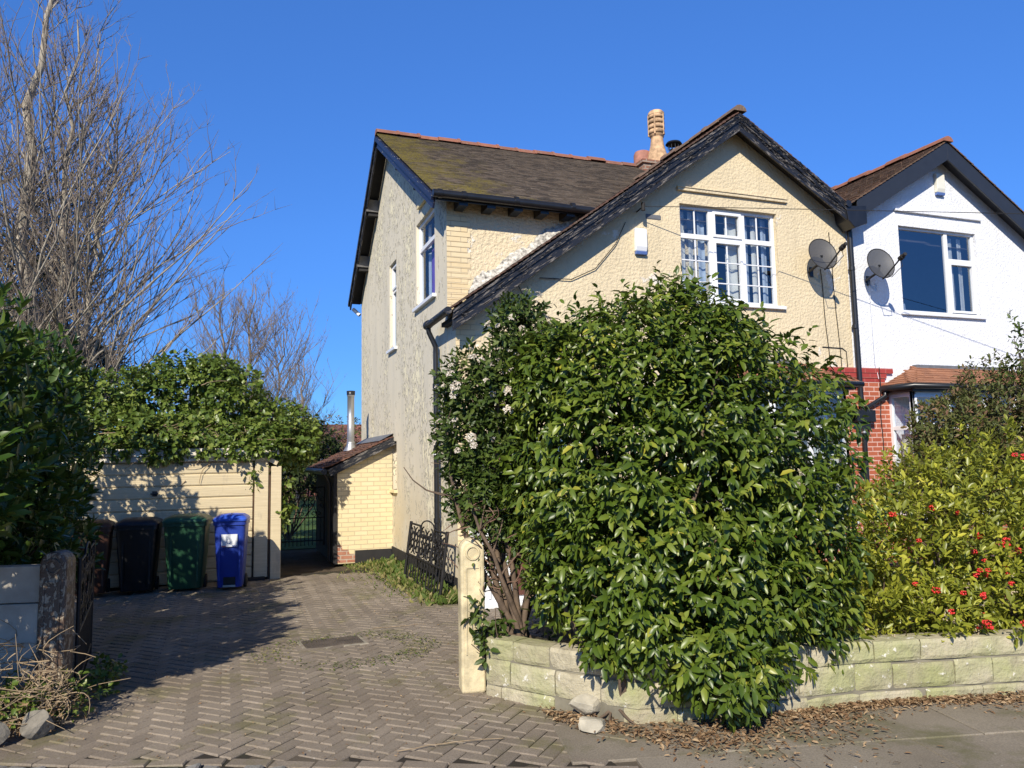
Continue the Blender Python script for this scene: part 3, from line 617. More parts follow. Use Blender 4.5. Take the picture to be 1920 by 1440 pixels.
# ------------------------------------------------------------------ white house next door
H2 = thing('white_house', 'white roughcast house with plain dark bargeboards and a big picture window', 'house', (9.97, YF, 0))
A2_ = (12.12, 7.42); L2_ = (9.75, 6.0); R2_ = (17.6, 3.95)
g2 = lambda x: gtop(x, A2_, L2_, R2_)
PXW, PZW, PWW, PWH = 11.13, 4.31, 1.88, 1.56
wall('front_wall', H2, M['white_rc'], front(9.93, 0, YF), [(0, g2(9.93)-.02), (A2_[0]-9.93, A2_[1]), (17-9.93, g2(17))], [(PXW-9.93, PXW+PWW-9.93, PZW, PZW+PWH)], 0)
c0 = 1.16
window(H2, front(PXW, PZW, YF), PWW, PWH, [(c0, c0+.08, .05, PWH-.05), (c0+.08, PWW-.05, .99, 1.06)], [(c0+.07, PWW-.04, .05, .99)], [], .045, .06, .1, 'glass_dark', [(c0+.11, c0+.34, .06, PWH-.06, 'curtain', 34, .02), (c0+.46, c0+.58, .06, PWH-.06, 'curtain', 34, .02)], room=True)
mb = MB(); mb.box((11.35, YF+.35, PZW-.1), (12.15, YF+.75, PZW+.12)); mb.prism([(11.2, PZW-.05), (12.1, PZW+.0), (12.05, PZW+.35), (11.3, PZW+.28)], YF+.8, YF+.83); mb.build('room_furniture', M['curtain_b'], H2)
mb = MB(); mb.X = front(0, 0, YF); mb.box((11.05, 6.12, 0), (13.15, 6.16, .05)); mb.build('lintel_moulding', M['white_rc'], H2, .006)
mb = MB(); el = Vector((A2_[0]-L2_[0], 0, A2_[1]-L2_[1])); er = Vector((A2_[0]-R2_[0], 0, A2_[1]-R2_[1]))
tiles(mb, (L2_[0], GY-.05, L2_[1]), (0, 1, 0), el, 4.2, el.length+.03, .105, .165, None, .7)
tiles(mb, (R2_[0], GY-.05, R2_[1]), (0, 1, 0), er, .7, er.length+.03, .105, .165, lambda c: c.x < 15, .7)
quad(mb, (L2_[0], GY, L2_[1]), (A2_[0], GY, A2_[1]), (A2_[0], 13.6, A2_[1]), (L2_[0], 13.6, L2_[1])); quad(mb, (R2_[0], GY, R2_[1]), (A2_[0], GY, A2_[1]), (A2_[0], 13.6, A2_[1]), (R2_[0], 13.6, R2_[1]))
mb.build('roof', M['tile_white'], H2)
mb = MB(); ridge(mb, (A2_[0], GY-.08, A2_[1]+.06), (A2_[0], 13.4, A2_[1]+.06), .11, .4); mb.build('ridge_tiles', M['ridge'], H2)
mb = MB()
for a in ((L2_[0]+.2, L2_[1]+.12), R2_): gboard(mb, a, A2_, GY, -.33, -.003, .03)
mb.build('bargeboard', M['barge_new'], H2, .003)
mb = MB()
for a in (L2_, R2_): quad(mb, (a[0], GY, a[1]-.14), (A2_[0], GY, A2_[1]-.17), (A2_[0], YF, A2_[1]-.17), (a[0], YF, a[1]-.14))
mb.build('soffit', M['barge_new'], H2)
mb = MB(); mb.tube([(9.72, GY-.08, 6.02), (9.74, 11.5, 6.03)], .06, 10); mb.prism([(9.68, 5.98), (10.12, 6.03), (10.12, 5.72), (9.85, 5.62), (9.72, 5.74)], GY-.055, YF-.01); mb.build('valley_gutter', M['black'], H2, .008)
bay(H2, 10.64, 13.9, 'white')

mb = MB(); mb.tube([(10.36, YF-.02, 4.8), (10.38, YF-.03, 3.35), (10.40, YF-.06, 3.1)], .005, 5); mb.build('wall_cable', M['upvc'], H2)
# dishes, alarm boxes, wire
M['dish'] = NT('grey_mesh_dish')
t = M['dish']; p = t.pbsdf((.055, .057, .062), .5, .4); tr = t.n('ShaderNodeBsdfTransparent'); mx = t.n('ShaderNodeMixShader'); mx.inputs[0].default_value = .06; t.l(p.outputs[0], mx.inputs[1]); t.l(tr.outputs[0], mx.inputs[2]); M['dish'] = t.done(mx)
def dish(x, z, label, dz=0):
    T = thing('satellite_dish', label, 'satellite dish', (x, YF, z), 'satellite dishes on the house fronts')
    c = Vector((x, YF-.36, z)); n = Vector((-.22, -.93, .30)).normalized(); s_ = n.cross(Vector((0, 0, 1))).normalized(); u = s_.cross(n)
    mb = MB(); vs = [c-n*.055]; k = 28
    for r in (.33, .66, 1.):
        for i in range(k):
            a = 2*math.pi*i/k; vs.append(c+s_*math.cos(a)*.235*r+u*math.sin(a)*.285*r+n*(.055*r*r-.055))
    fs = [(0, 1+i, 1+(i+1) % k) for i in range(k)]+[(1+q*k+i, 1+q*k+k+i, 1+q*k+k+(i+1) % k, 1+q*k+(i+1) % k) for q in (0, 1) for i in range(k)]
    mb.add(vs, fs, None, True); mb.build('reflector', M['dish'], T)
    mb = MB(); mb.tube([c+s_*math.cos(2*math.pi*i/k)*.235+u*math.sin(2*math.pi*i/k)*.285 for i in range(k+1)], .008, 5, False); mb.build('rim', M['black_dull'], T)
    f_ = c+n*.36-u*.13+s_*(-.10); b_ = c-u*.27
    mb = MB(); mb.tube([b_-n*.06, b_+n*.05, f_], .013, 6); mb.tube([b_+n*.1, b_+n*.16-u*.1, f_-u*.14, f_-u*.02], .006, 5); mb.build('feed_arm', M['black_dull'], T)
    mb = MB(); mb.tube([f_-n*.02, f_+n*.07], .042, 8); mb.tube([f_+n*.07, f_+n*.14], .03, 8); mb.build('receiver', M['black_dull'], T)
    mb = MB(); mb.tube([c-n*.05, c-n*.1-u*.1, Vector((x, YF-.02, z-.22))], .022, 8); mb.box((x+.02, YF-.02, z-.30), (x+.09, YF-.002, z-.14)); mb.build('wall_bracket', M['black'], T)
dish(9.08, 5.10, 'dark grey oval satellite dish on the cream gable wall, left of the downpipe')
dish(10.30, 5.03, 'grey oval satellite dish on the white house wall, right of the downpipe')
def alarm(x, z, label, base):
    T = thing('alarm_box', label, 'alarm box', (x, YF, z), 'alarm boxes on the house fronts')
    mb = MB(); mb.X = front(x, z, YF); mb.prism([(0, .005), (.0, .055), (.07, .075), (.33, .075), (.36, .06), (.36, .005)], -.10, .10, 'x'); mb.build('case', M['upvc'] if base else plain('aged_cream_plastic', (.72, .70, .6), .4, var=.05), T, .012)
    mb = MB(); mb.X = front(x, z, YF); mb.prism([(-.05, .008), (-.05, .06), (-.004, .072), (-.004, .008)], -.095, .095, 'x'); mb.build('strobe_lens', plain('blue_lens', (.10, .17, .42), .25, var=.1), T, .006)
alarm(5.88, 4.97, 'white alarm box with a blue base on the cream gable wall', True)
alarm(12.16, 6.56, 'cream alarm box with a blue base under the peak of the white gable', False)
mb = MB(); w0 = Vector((5.85, 9.93, 5.62)); w1 = Vector((6.565, 9.67, 5.602)); w2 = Vector((11.17, 8.21, 5.491)); pts = [w0, w1]
for i in range(1, 22): pts.append(w1+(w2-w1)*(i/9.)+Vector((0, 0, .0)))
mb.tube(pts, .006, 5); mb.tube([(5.85, YF, 5.6), (5.85, 9.93, 5.62)], .012, 5); mb.tube([(5.85, 9.93, 5.56), (5.85, 9.93, 5.68)], .03, 8)
tag(mb.build('overhead_wire', M['black_dull']), 'thin black wire stretched from the cream gable wall towards the street', 'wire')

# ------------------------------------------------------------------ lean-to outhouse
T = thing('outhouse', 'small yellow painted brick lean-to with a red tiled roof and steel flue', 'outhouse', (2.4, 14.5, 0))
OY0, OY1, OX = 14.5, 17.4, 1.88
mb = MB(); mb.prism([(OX, 0), (XS, 0), (XS, 2.26), (OX, 1.70)], OY0, OY1); mb.build('wall', M['yellow_brick'], T)
mb = MB(); quad(mb, (OX+.02, OY0-.004, .02), (OX+.42, OY0-.004, .02), (OX+.38, OY0-.004, .16), (OX+.26, OY0-.004, .17), (OX+.24, OY0-.004, .25), (OX+.13, OY0-.004, .26), (OX+.12, OY0-.004, .33), (OX+.02, OY0-.004, .34)); mb.build('bare_brick_patch', M['bare_brick'], T)
mb = MB(); mb.box((OX+.36, OY0-.02, 0), (XS-.03, OY0-.008, .23)); mb.build('plinth', M['black_dull'], T)
mb = MB(); mb.box((OX-.035, OY0-.03, 0), (OX+.03, OY0+.05, 1.70)); mb.box((OX-.03, OY0+.1, 0), (OX-.005, OY1, 1.7)); mb.build('dark_side_board', M['black_dull'], T)
mb = MB(); e2 = Vector((XS-OX+.2, 0, 2.36-1.78)); tiles(mb, (OX-.2, OY0-.14, 1.72), (0, 1, 0), e2, OY1-OY0+.25, e2.length, .11, .165, None, 1.8)
quad(mb, (OX-.18, OY0-.12, 1.725), (XS, OY0-.12, 2.31), (XS, OY1+.1, 2.31), (OX-.18, OY1+.1, 1.725)); mb.build('roof', M['tile_out'], T)
mb = MB(); board(mb, (OX-.16, OY0-.10, 1.715), (XS-.01, OY0-.10, 2.30), (0, -1, 0), -.14, -.002, 0, .03); mb.box((OX-.1, OY0-.07, 1.6), (OX-.02, OY1, 1.7)); mb.build('bargeboard', M['barge'], T)
mb = MB(); mb.tube([(OX-.22, OY0-.15, 1.68), (OX-.22, OY1+.1, 1.69)], .055, 10); mb.tube([(OX-.2, OY0+.05, 1.64), (OX-.09, OY0+.1, 1.45), (OX-.09, OY0+.1, .05)], .034, 8); mb.build('gutter', M['black'], T)
mb = MB(); quad(mb, (XS-.26, OY0-.1, 2.235), (XS-.004, OY0-.1, 2.37), (XS-.004, OY1, 2.37), (XS-.26, OY1, 2.235)); mb.build('lead_flashing', M['lead'], T)
mb = MB(); mb.lathe([(.16, 2.08), (.10, 2.18), (.085, 2.24), (.085, 2.28), (.075, 2.28), (.075, 3.24), (.085, 3.25), (.085, 3.27)], (2.47, 16.6, 0), 18); fl = mb.build('flue_pipe', M['steel'], T)
mb = MB(); mb.lathe([(.088, 3.275), (.092, 3.36), (.0, 3.37)], (2.47, 16.6, 0), 18); mb.build('flue_cap', M['black'], fl)

# ------------------------------------------------------------------ garage
T = thing('garage', 'cream timber garage with a ribbed up-and-over door half hidden by ivy', 'garage', (-.6, 13.2, 0))
t = NT('garage_paint'); o = t.obj(); st = t.noise(t.mapv(o, (1.2, 1, 26)), 2.4, 5, .6)
c = t.mix(t.rng(st, .35, .7), (.64, .535, .345), (.53, .44, .28)); c = t.mix(t.math('MULTIPLY', t.rng(t.noise(t.mapv(o, (1, 1, .4)), 3.3, 6, .7), .56, .66), .5), c, (.36, .31, .23))
M['garage'] = t.done(t.pbsdf(c, .55, .4, 0, t.bump(st, .25, .006)))
gy_ = 13.18; gx0, gx1 = -2.95, .40
mb = MB(); npan = 10; ph_ = 1.86/npan
for i in range(npan):
    z = .03+i*ph_; mb.prism([(gy_+.03, z), (gy_+.012, z+.002), (gy_, z+.02), (gy_, z+ph_-.022), (gy_+.02, z+ph_-.006), (gy_+.03, z+ph_-.004)], gx0, gx1, 'x')
    for j in range(1, 5): mb.box((gx0, gy_-.0025, z+.02+j*(ph_-.042)/5-.002), (gx1, gy_+.0, z+.02+j*(ph_-.042)/5+.002))
mb.box((gx0, gy_+.028, .02), (gx1, gy_+.05, 1.9))
d = mb.build('garage_door', M['garage'], T)
mb = MB(); mb.box((-1.07, gy_-.012, 1.37), (-1.0, gy_+.0, 1.45)); mb.tube([(-1.035, gy_-.01, 1.41), (-1.035, gy_-.05, 1.41)], .012, 8); mb.tube([(-1.09, gy_-.05, 1.41), (-.98, gy_-.05, 1.41)], .012, 8); mb.build('handle', M['black'], d)
for p, q in (((.43, gy_-.02, .04), (.64, gy_+.06, 1.98)), ((.68, gy_-.05, .0), (.84, gy_+.10, 1.80)), ((-3.2, gy_-.03, 0), (-2.97, gy_+.06, 1.95))): mb = MB(); mb.box(p, q); mb.build('door_post', M['garage'], T, .006)
mb = MB(); mb.box((.41, gy_+.005, 0), (.428, gy_+.028, 1.9)); mb.box((.648, gy_-.03, 0), (.674, gy_+.018, 1.85)); mb.build('rusty_gap', plain('rusty_timber', (.10, .055, .03), .9, var=.5), T)
mb = MB(); mb.box((-3.2, gy_-.05, 1.90), (.66, gy_+.02, 1.985)); mb.box((-3.25, gy_-.09, 1.99), (.8, gy_+.02, 2.10)); mb.build('lintel_board', plain('pale_flaking_board', (.76, .70, .58), .8, var=.3), T, .006)
mb = MB(); board(mb, (.40, gy_-.06, 2.06), (.78, gy_-.06, 1.86), (0, -1, 0), -.05, .02, 0, .03); mb.build('corner_strut', M['garage'], T)
mb = MB(); mb.box((-3.2, gy_+.06, 0), (-3.1, 17.6, 2.0)); mb.box((.72, gy_+.12, 0), (.80, 17.6, 2.0)); mb.box((-3.1, 17.5, 0), (.72, 17.6, 2.0)); mb.build('side_wall', M['upvc_cream'], T)
mb = MB(); mb.box((-3.3, gy_+.03, 2.04), (.9, 17.7, 2.12)); mb.build('roof', plain('grey_felt_roof', (.18, .17, .16), .9), T)
mb = MB(); mb.box((.34, gy_-.14, 0), (.60, gy_-.03, .055)); mb.build('threshold_block', M['black_dull'], T)

# ------------------------------------------------------------------ wheelie bins
def bin_(name, label, loc, rz, w, d, h, body, lid, sticker=False, pedal=False):
    T = thing(name, label, 'wheelie bin', (0, 0, 0), 'wheelie bins in front of the garage')
    def ring(z, sx, sy, oy=0, r=.06, n=4):
        pts = []
        for cx, cy, a0 in ((sx-r, sy-r, 0), (-sx+r, sy-r, 90), (-sx+r, -sy+r, 180), (sx-r, -sy+r, 270)):
            for k in range(n+1):
                a = R(a0+90*k/n); pts.append((cx+r*math.cos(a), cy+oy+r*math.sin(a), z))
        return pts
    def skin(mb, rings, cap0=True, cap1=True, smooth=True):
        n = len(rings[0]); vs = [p for r in rings for p in r]
        mb.add(vs, [(i*n+k, i*n+(k+1) % n, (i+1)*n+(k+1) % n, (i+1)*n+k) for i in range(len(rings)-1) for k in range(n)], .5, smooth)
        if cap0: mb.add(rings[0], [tuple(range(n-1, -1, -1))], .5)
        if cap1: mb.add(rings[-1], [tuple(range(n))], .5)
    hw, hd = w/2, d/2; b = .77
    mb = MB(); skin(mb, [ring(.05, hw*b*.96, hd*.70, .02), ring(.10, hw*b, hd*.74, .02), ring(.5*h, hw*.88, hd*.85, .01), ring(h-.16, hw*.955, hd*.94), ring(h-.10, hw*.96, hd*.95)], True, False)
    skin(mb, [ring(h-.115, hw*.97, hd*.965), ring(h-.115, hw*1.02, hd*1.02), ring(h-.06, hw*1.02, hd*1.02), ring(h-.06, hw*.9, hd*.9)], False, False, False)
    for sx in (-1, 1):
        mb.X = None; mb.box((sx*hw*.62-.012, -hd*.90, h*.15), (sx*hw*.62+.012, -hd*.80, h-.14), .5)
    bo = mb.build('body', body, T)
    mb = MB(); skin(mb, [ring(h-.058, hw*1.04, hd*1.04, -.01), ring(h-.03, hw*1.05, hd*1.05, -.01), ring(h, hw*.97, hd*.97, -.005, .08), ring(h+.035, hw*.75, hd*.75, 0, .1), ring(h+.045, hw*.4, hd*.4, 0, .1)])
    mb.box((-hw*.35, -hd*1.10, h-.055), (hw*.35, -hd*1.03, h-.025), .5)
    for sx in (-1, 1): mb.box((sx*hw*.55-.02, hd*.95, h-.05), (sx*hw*.55+.02, hd*1.12, h+.02), .5)
    mb.build('lid', lid, T, .004)
    mb = MB(); mb.tube([(-hw*.6, hd*1.12, h-.02), (hw*.6, hd*1.12, h-.02)], .016, 8); mb.build('handle', body, T)
    for sx in (-1, 1):
        mb = MB(); X = Matrix.Translation((sx*(hw*.80), hd*.62, .1)) @ Matrix.Rotation(R(90), 4, 'Y'); mb.X = X
        mb.lathe([(.0, -.025), (.075, -.025), (.1, -.02), (.1, .02), (.075, .025), (.0, .025)], (0, 0, 0), 20); wl = mb.build('wheel', M['black_dull'], T)
        mb = MB(); mb.X = X; mb.lathe([(.0, -.03), (.035, -.03), (.035, .03), (.0, .03)], (0, 0, 0), 12); mb.build('hub', M['black'], wl)
    mb = MB(); mb.tube([(-hw*.8, hd*.62, .1), (hw*.8, hd*.62, .1)], .012, 8); mb.build('axle', M['black'], T)
    if sticker:
        mb = MB(); sx = w*.44; yy = lambda z: -hd*(.85+(.94-.85)*(z-.5*h)/(.5*h-.16))-.012
        z0, z1 = h*.60, h*.77; quad(mb, (-sx*.55, yy(z0)-.006, z0), (sx*.55, yy(z0)-.006, z0), (sx*.55, yy(z1)-.006, z1), (-sx*.55, yy(z1)-.006, z1)); st = mb.build('sticker', plain('white_sticker', (.72, .74, .76), .5, var=.06), bo)
        mb = MB(); quad(mb, (-sx*.53, yy(z0)-.009, z0+.004), (-sx*.25, yy(z0)-.009, z0+.004), (-sx*.25, yy(z0)-.009, z0+.018), (-sx*.53, yy(z0)-.009, z0+.018)); mb.build('red_stripe', plain('red_print', (.6, .06, .08), .5), st)
        mb = MB(); quad(mb, (sx*.2, yy(z0)-.009, z0+.004), (sx*.53, yy(z0)-.009, z0+.004), (sx*.53, yy(z0)-.009, z0+.018), (sx*.2, yy(z0)-.009, z0+.018)); mb.build('blue_stripe', plain('blue_print', (.06, .1, .4), .5), st)
    if pedal:
        mb = MB(); mb.box((-w*.18, -hd*.76, .09), (w*.18, -hd*.66, .2)); mb.build('pedal_recess', M['black_dull'], bo); mb = MB(); mb.box((-w*.19, -hd*.80, .06), (w*.19, -hd*.70, .085)); mb.build('pedal', M['steel'], bo)
    T.location = loc; T.rotation_euler = (0, 0, R(rz)); return T
pb = lambda n, c, r=.42: plain(n, c, r, var=.18, vs=4)
bin_('wheelie_bin', 'brown bin at the left end of the row, mostly behind the hedge', (-1.82, 12.72, 0), 4, .56, .66, 1.03, pb('brown_plastic', (.05, .022, .014)), pb('brown_plastic_lid', (.075, .032, .02)))
bin_('wheelie_bin', 'black bin between the brown bin and the dark green bin', (-1.19, 12.72, 0), -2, .57, .66, 1.04, pb('black_plastic', (.006, .006, .007)), pb('black_plastic_lid', (.014, .015, .024)))
bin_('wheelie_bin', 'dark green bin between the black bin and the blue bin', (-.53, 12.62, 0), -6, .59, .66, 1.07, pb('green_plastic', (.016, .065, .03)), pb('green_plastic_lid', (.022, .085, .05)))
bin_('wheelie_bin', 'bright blue slim bin with a white sticker at the right end of the row', (.09, 12.42, 0), -8, .46, .5, 1.07, pb('blue_plastic', (.018, .045, .29), .38), pb('blue_plastic_lid', (.035, .10, .55), .35), True, True)

# ------------------------------------------------------------------ ground, drive, pavement
t = NT('soil'); o = t.obj(); n = t.noise(o, 3, 7, .7); c = t.mix(t.rng(n, .3, .7), (.055, .042, .03), (.12, .095, .065)); c = t.mix(t.math('MULTIPLY', t.rng(t.noise(o, 1.1, 4), .5, .65), .5), c, (.06, .075, .022))
M['soil'] = t.done(t.pbsdf(c, .95, .2, 0, t.bump(t.noise(o, 30, 5), .8, .02)))
t = NT('lawn'); o = t.obj(); c = t.mix(t.rng(t.noise(o, 5, 6), .3, .7), (.05, .09, .02), (.09, .15, .035)); M['lawn'] = t.done(t.pbsdf(c, .9, .2, 0, t.bump(t.noise(o, 60, 3), .8, .03)))
mb = MB(); quad(mb, (-900, -900, -.055), (900, -900, -.055), (900, 900, -.055), (-900, 900, -.055)); structure('ground', mb, M['soil'])
mb = MB(); quad(mb, (-12, 17.8, -.04), (2.9, 17.8, -.04), (6, 60, -.04), (-30, 60, -.04)); structure('lawn', mb, M['lawn'])
def jm(name, a, b, c_, moss):
    t = NT(name); o = t.obj(); r = t.attr()
    c = t.mix(r, a, b); c = t.mix(t.math('MULTIPLY', t.rng(t.noise(o, .9, 6, .65), .38, .66), .7), c, c_)
    c = t.mix(t.rng(t.noise(o, 90, 3, .7), .35, .75), c, t.mix(.45, c, (.02, .018, .015)))
    mz = t.math('MULTIPLY', t.rng(t.noise(o, 1.3, 7, .72), .52, .64), .6); c = t.mix(mz, c, moss)
    sp = t.rng(t.noise(o, 16, 3, .5), .72, .74); c = t.mix(t.math('MULTIPLY', sp, .5), c, (.45, .43, .38))
    return t.done(t.pbsdf(c, .9, .3, 0, t.bump(t.noise(o, 110, 3), .6, .004)))
M['paver'] = jm('block_paving', (.24, .20, .155), (.325, .27, .21), (.165, .13, .095), (.13, .12, .045))
M['sett'] = jm('grey_setts', (.22, .215, .20), (.30, .29, .27), (.17, .16, .14), (.09, .095, .035))
M['flag'] = jm('grey_flags', (.27, .23, .175), (.32, .275, .21), (.18, .15, .11), (.095, .095, .03))
M['joint'] = jm('paving_joint_soil', (.03, .025, .018), (.045, .036, .026), (.028, .022, .015), (.05, .06, .016))
M['bed2'] = jm('dirt', (.10, .082, .058), (.13, .105, .075), (.07, .055, .04), (.06, .06, .02))
M['dust'] = jm('dusty_soil', (.23, .19, .135), (.26, .215, .155), (.15, .12, .08), (.09, .085, .03))
edge = [(-2.4, 6.54), (-1.36, 5.88), (-.68, 5.48), (0, 5.28), (1.0, 4.78), (1.75, 4.39), (2.3, 4.14), (3, 3.74)]
wall_l = [(1.96, 5.97), (2.42, 5.30), (2.72, 4.95), (3.49, 4.76), (4.38, 4.68), (5.74, 4.38), (9.5, 3.5)]
def lerp(pl, x):
    for (a, b), (c, d) in zip(pl, pl[1:]):
        if x <= c: return b+(d-b)*(x-a)/(c-a)
    return pl[-1][1]
def paved(x, y):
    if y < lerp(edge, x)+.135 or x < -2.2 or x > 4.3 or y > 13.25: return False
    if y > 9.35 and x > 2.92: return False
    if y < 6.1: return x < (1.93+(6.1-y)*.62 if y > 5 else 2.55) and not (x > 2.15 and y < 4.75)
    return True
def block(mb, cx, cy, ang, hx, hy, z, ch=.008, hgt=.06, til=.0016):
    c, s_ = math.cos(ang), math.sin(ang); tx, ty = random.gauss(0, til), random.gauss(0, til)
    def P(u, v, zz): return (cx+c*u-s_*v, cy+s_*u+c*v, z+zz+u*tx/hx*.5+v*ty/hy*.5)
    vs = [P(u, v, -hgt) for u, v in ((-hx, -hy), (hx, -hy), (hx, hy), (-hx, hy))]+[P(u, v, -ch) for u, v in ((-hx, -hy), (hx, -hy), (hx, hy), (-hx, hy))]+[P(u, v, 0) for u, v in ((-hx+ch, -hy+ch), (hx-ch, -hy+ch), (hx-ch, hy-ch), (-hx+ch, hy-ch))]
    mb.add(vs, [(8, 9, 10, 11)]+[(i, (i+1) % 4, 4+(i+1) % 4, 4+i) for i in range(4)]+[(4+i, 4+(i+1) % 4, 8+(i+1) % 4, 8+i) for i in range(4)])
mb = MB(); Lb, Wb = .222, .111; a45 = R(45); ca, sa = math.cos(a45), math.sin(a45)
def und(x, y): return .014*math.sin(1.3*x+.6)*math.sin(1.1*y)+.008*math.sin(3.1*x-1.7*y)
for i in range(-140, 140):
    for j in range(-40, 40):
        for kind in (0, 1):                                     # herringbone: pairs of an upright and a lying block
            if kind == 0: u, v, an = (i+1+4*j)*Wb, (i+.5)*Wb, 0
            else: u, v, an = (i-.5+4*j)*Wb, (i+1)*Wb, 90
            x = 1.0+ca*u-sa*v; y = 9+sa*u+ca*v
            if paved(x, y): block(mb, x, y, a45+R(an)+random.gauss(0, .006), Lb/2-.004, Wb/2-.004, und(x, y)+random.gauss(0, .0010))
structure('driveway', mb, M['paver'])
mb = MB(); n = 40; vs = []
for i in range(n+1):
    for j in range(n+1):
        x = -3+7.5*i/n; y = 4.0+9.6*j/n; vs.append((x, y, -.011+und(x, y)))
mb.add(vs, [(i*(n+1)+j, (i+1)*(n+1)+j, (i+1)*(n+1)+j+1, i*(n+1)+j+1) for i in range(n) for j in range(n) if vs[i*(n+1)+j][1] > lerp(edge, vs[i*(n+1)+j][0])-.3 and not (vs[i*(n+1)+j][0] > 2.2 and vs[i*(n+1)+j][1] < 4.9)], .5, True)
structure('driveway_bed', mb, M['joint'])
mb = MB(); ms = MB()
pl = [Vector((*p, 0)) for p in edge]; acc = []
for a, b in zip(pl, pl[1:]):
    m = max(1, int((b-a).length/.225))
    for k in range(m):
        p = a+(b-a)*((k+.5)/m); d = (b-a).normalized(); nrm = Vector((-d.y, d.x, 0)); an = math.atan2(d.y, d.x)
        if p.x < 2.25: q = p+nrm*.09; block(mb, q.x, q.y, an+random.gauss(0, .01), (b-a).length/m/2-.004, .055, und(q.x, q.y)+random.gauss(0, .003))
        for r in range(2):
            if p.x < 1.7:
                for h in (-.25, .25):
                    q = p-nrm*(.035+r*.125)+d*h*(b-a).length/m*1.0; block(ms, q.x, q.y, an+random.gauss(0, .04), (b-a).length/m/4-.008, .052, random.gauss(-.006, .005), .014, .06, .012)
structure('driveway_edging', mb, M['paver']); structure('setts', ms, M['sett'])
mb = MB(); quad(mb, (-6, 3.2, -.02), (12, -1.2, -.02), (12, 4.4, -.02), (2.6, 5.2, -.02), (1.6, 4.9, -.02), (-6, 8.3, -.02)); structure('pavement_bed', mb, M['bed2'])
mb = MB(); sa_ = math.atan(-.23)
for i in range(-9, 12):
    for j in range(0, 5):
        u = i*.92+(j % 2)*.4; v = -.34-j*.66; x = 4.4+math.cos(sa_)*u-math.sin(sa_)*v; y = 4.62+math.sin(sa_)*u+math.cos(sa_)*v
        if y < lerp(edge, x)-.62 or x > 2.3: block(mb, x, y, sa_, .456, .327, random.gauss(0, .002), .006, .05, .003)
structure('pavement', mb, M['flag'])
mb = MB(); quad(mb, (-60, -25, -.13), (60, -50, -.13), (60, -13.5, -.13), (-60, 15.5, -.13)); structure('road', mb, plain('asphalt', (.05, .05, .05), .9, bump=.5, bs=80))
mb = MB(); n = 34                                               # raised earth in the front bed behind the wall
def bedz(x, y): return .32+.06*math.sin(2*x)*math.cos(2.3*y)
vs = []
for i in range(n+1):
    for j in range(9):
        x = 2.1+9.5*i/n; y0 = lerp(wall_l, x)+.12; y1 = min(9.3, y0+3.1 if x > 3 else y0+1.2); y = y0+(y1-y0)*j/8; vs.append((x, y, bedz(x, y)*(1 if j < 8 else 0)-.02))
mb.add(vs, [(i*9+j, i*9+9+j, i*9+10+j, i*9+1+j) for i in range(n) for j in range(8)], .5, True); structure('flower_bed', mb, M['soil'])
mb = MB(); quad(mb, (4.2, 7.6, -.02), (12, 6.4, -.02), (12, 10.1, -.02), (4.2, 10.1, -.02)); structure('front_garden', mb, M['soil'])

# drain cover, loose stones
T = thing('drain_cover', 'rusty rectangular drain cover sunk in the block paving', 'drain cover', (1.05, 8.25, 0))
mb = MB(); block(mb, 1.05, 8.25, R(4), .33, .22, .012, .01, .05, 0); mb.build('frame', plain('concrete_surround', (.30, .265, .20), .9, var=.4), T)
mb = MB(); block(mb, 1.05, 8.26, R(4), .29, .17, .018, .004, .02, 0)
for i in range(22):
    for j in range(2): block(mb, .78+i*.0255+j*.0, 8.18+j*.16, R(4), .008, .07, .023, .002, .01, 0)
mb.build('lid', plain('worn_iron', (.10, .08, .062), .75, .2, var=.45), T)
def rock(mb, c, r, sub=2, seed=0, flat=.6):
    import bmesh
    bm = bmesh.new(); bmesh.ops.create_icosphere(bm, subdivisions=sub, radius=1); rs = np.random.default_rng(seed); f = rs.normal(0, 1.7, (5, 3)); p = rs.uniform(0, 6, 5); pl_ = [(unit(rs.normal(size=3)), rs.uniform(.38, .72)) for _ in range(16)]
    vs = []
    for v in bm.verts:
        d = np.array(v.co)
        for nn, h in pl_:
            e = d@nn-h
            if e > 0: d = d-nn*e
        d = d*(1+.05*np.sin(f@d+p).sum()/2); vs.append((c[0]+d[0]*r[0], c[1]+d[1]*r[1], c[2]+d[2]*r[2]))
    mb.add(vs, [[v.index for v in fc.verts] for fc in bm.faces], None, False); bm.free()
M['rock'] = plain('dirty_rock', (.20, .18, .145), .95, var=.5, vs=9, bump=.8, bs=25)
M['stone'] = plain('pale_stone', (.42, .38, .29), .9, var=.35, vs=6, bump=.6, bs=30)
mb = MB(); rock(mb, (2.36, 4.93, .03), (.20, .11, .075), 3, 5); tag(mb.build('loose_stone', M['stone']), 'flat pale stone lying on the paving before the wall', 'stone', 'loose stones by the garden wall')
mb = MB(); rock(mb, (2.47, 5.17, .07), (.17, .10, .11), 3, 9); tag(mb.build('loose_stone', M['stone']), 'greenish squared stone fallen beside the camellia trunk', 'stone', 'loose stones by the garden wall')
for k, (c, r, lb) in enumerate((((-1.22, 6.36, .05), (.16, .13, .15), 'jagged grey rock at the foot of the vines, rightmost one'), ((-1.47, 6.25, .04), (.17, .14, .11), 'low dark rock partly under the vines'), ((-1.62, 6.12, .03), (.13, .12, .09), 'grey rock at the left edge of the picture below the vines'))):
    mb = MB(); rock(mb, c, r, 3, 20+k); tag(mb.build('rock', M['rock']), lb, 'rock', 'rocks under the vines')

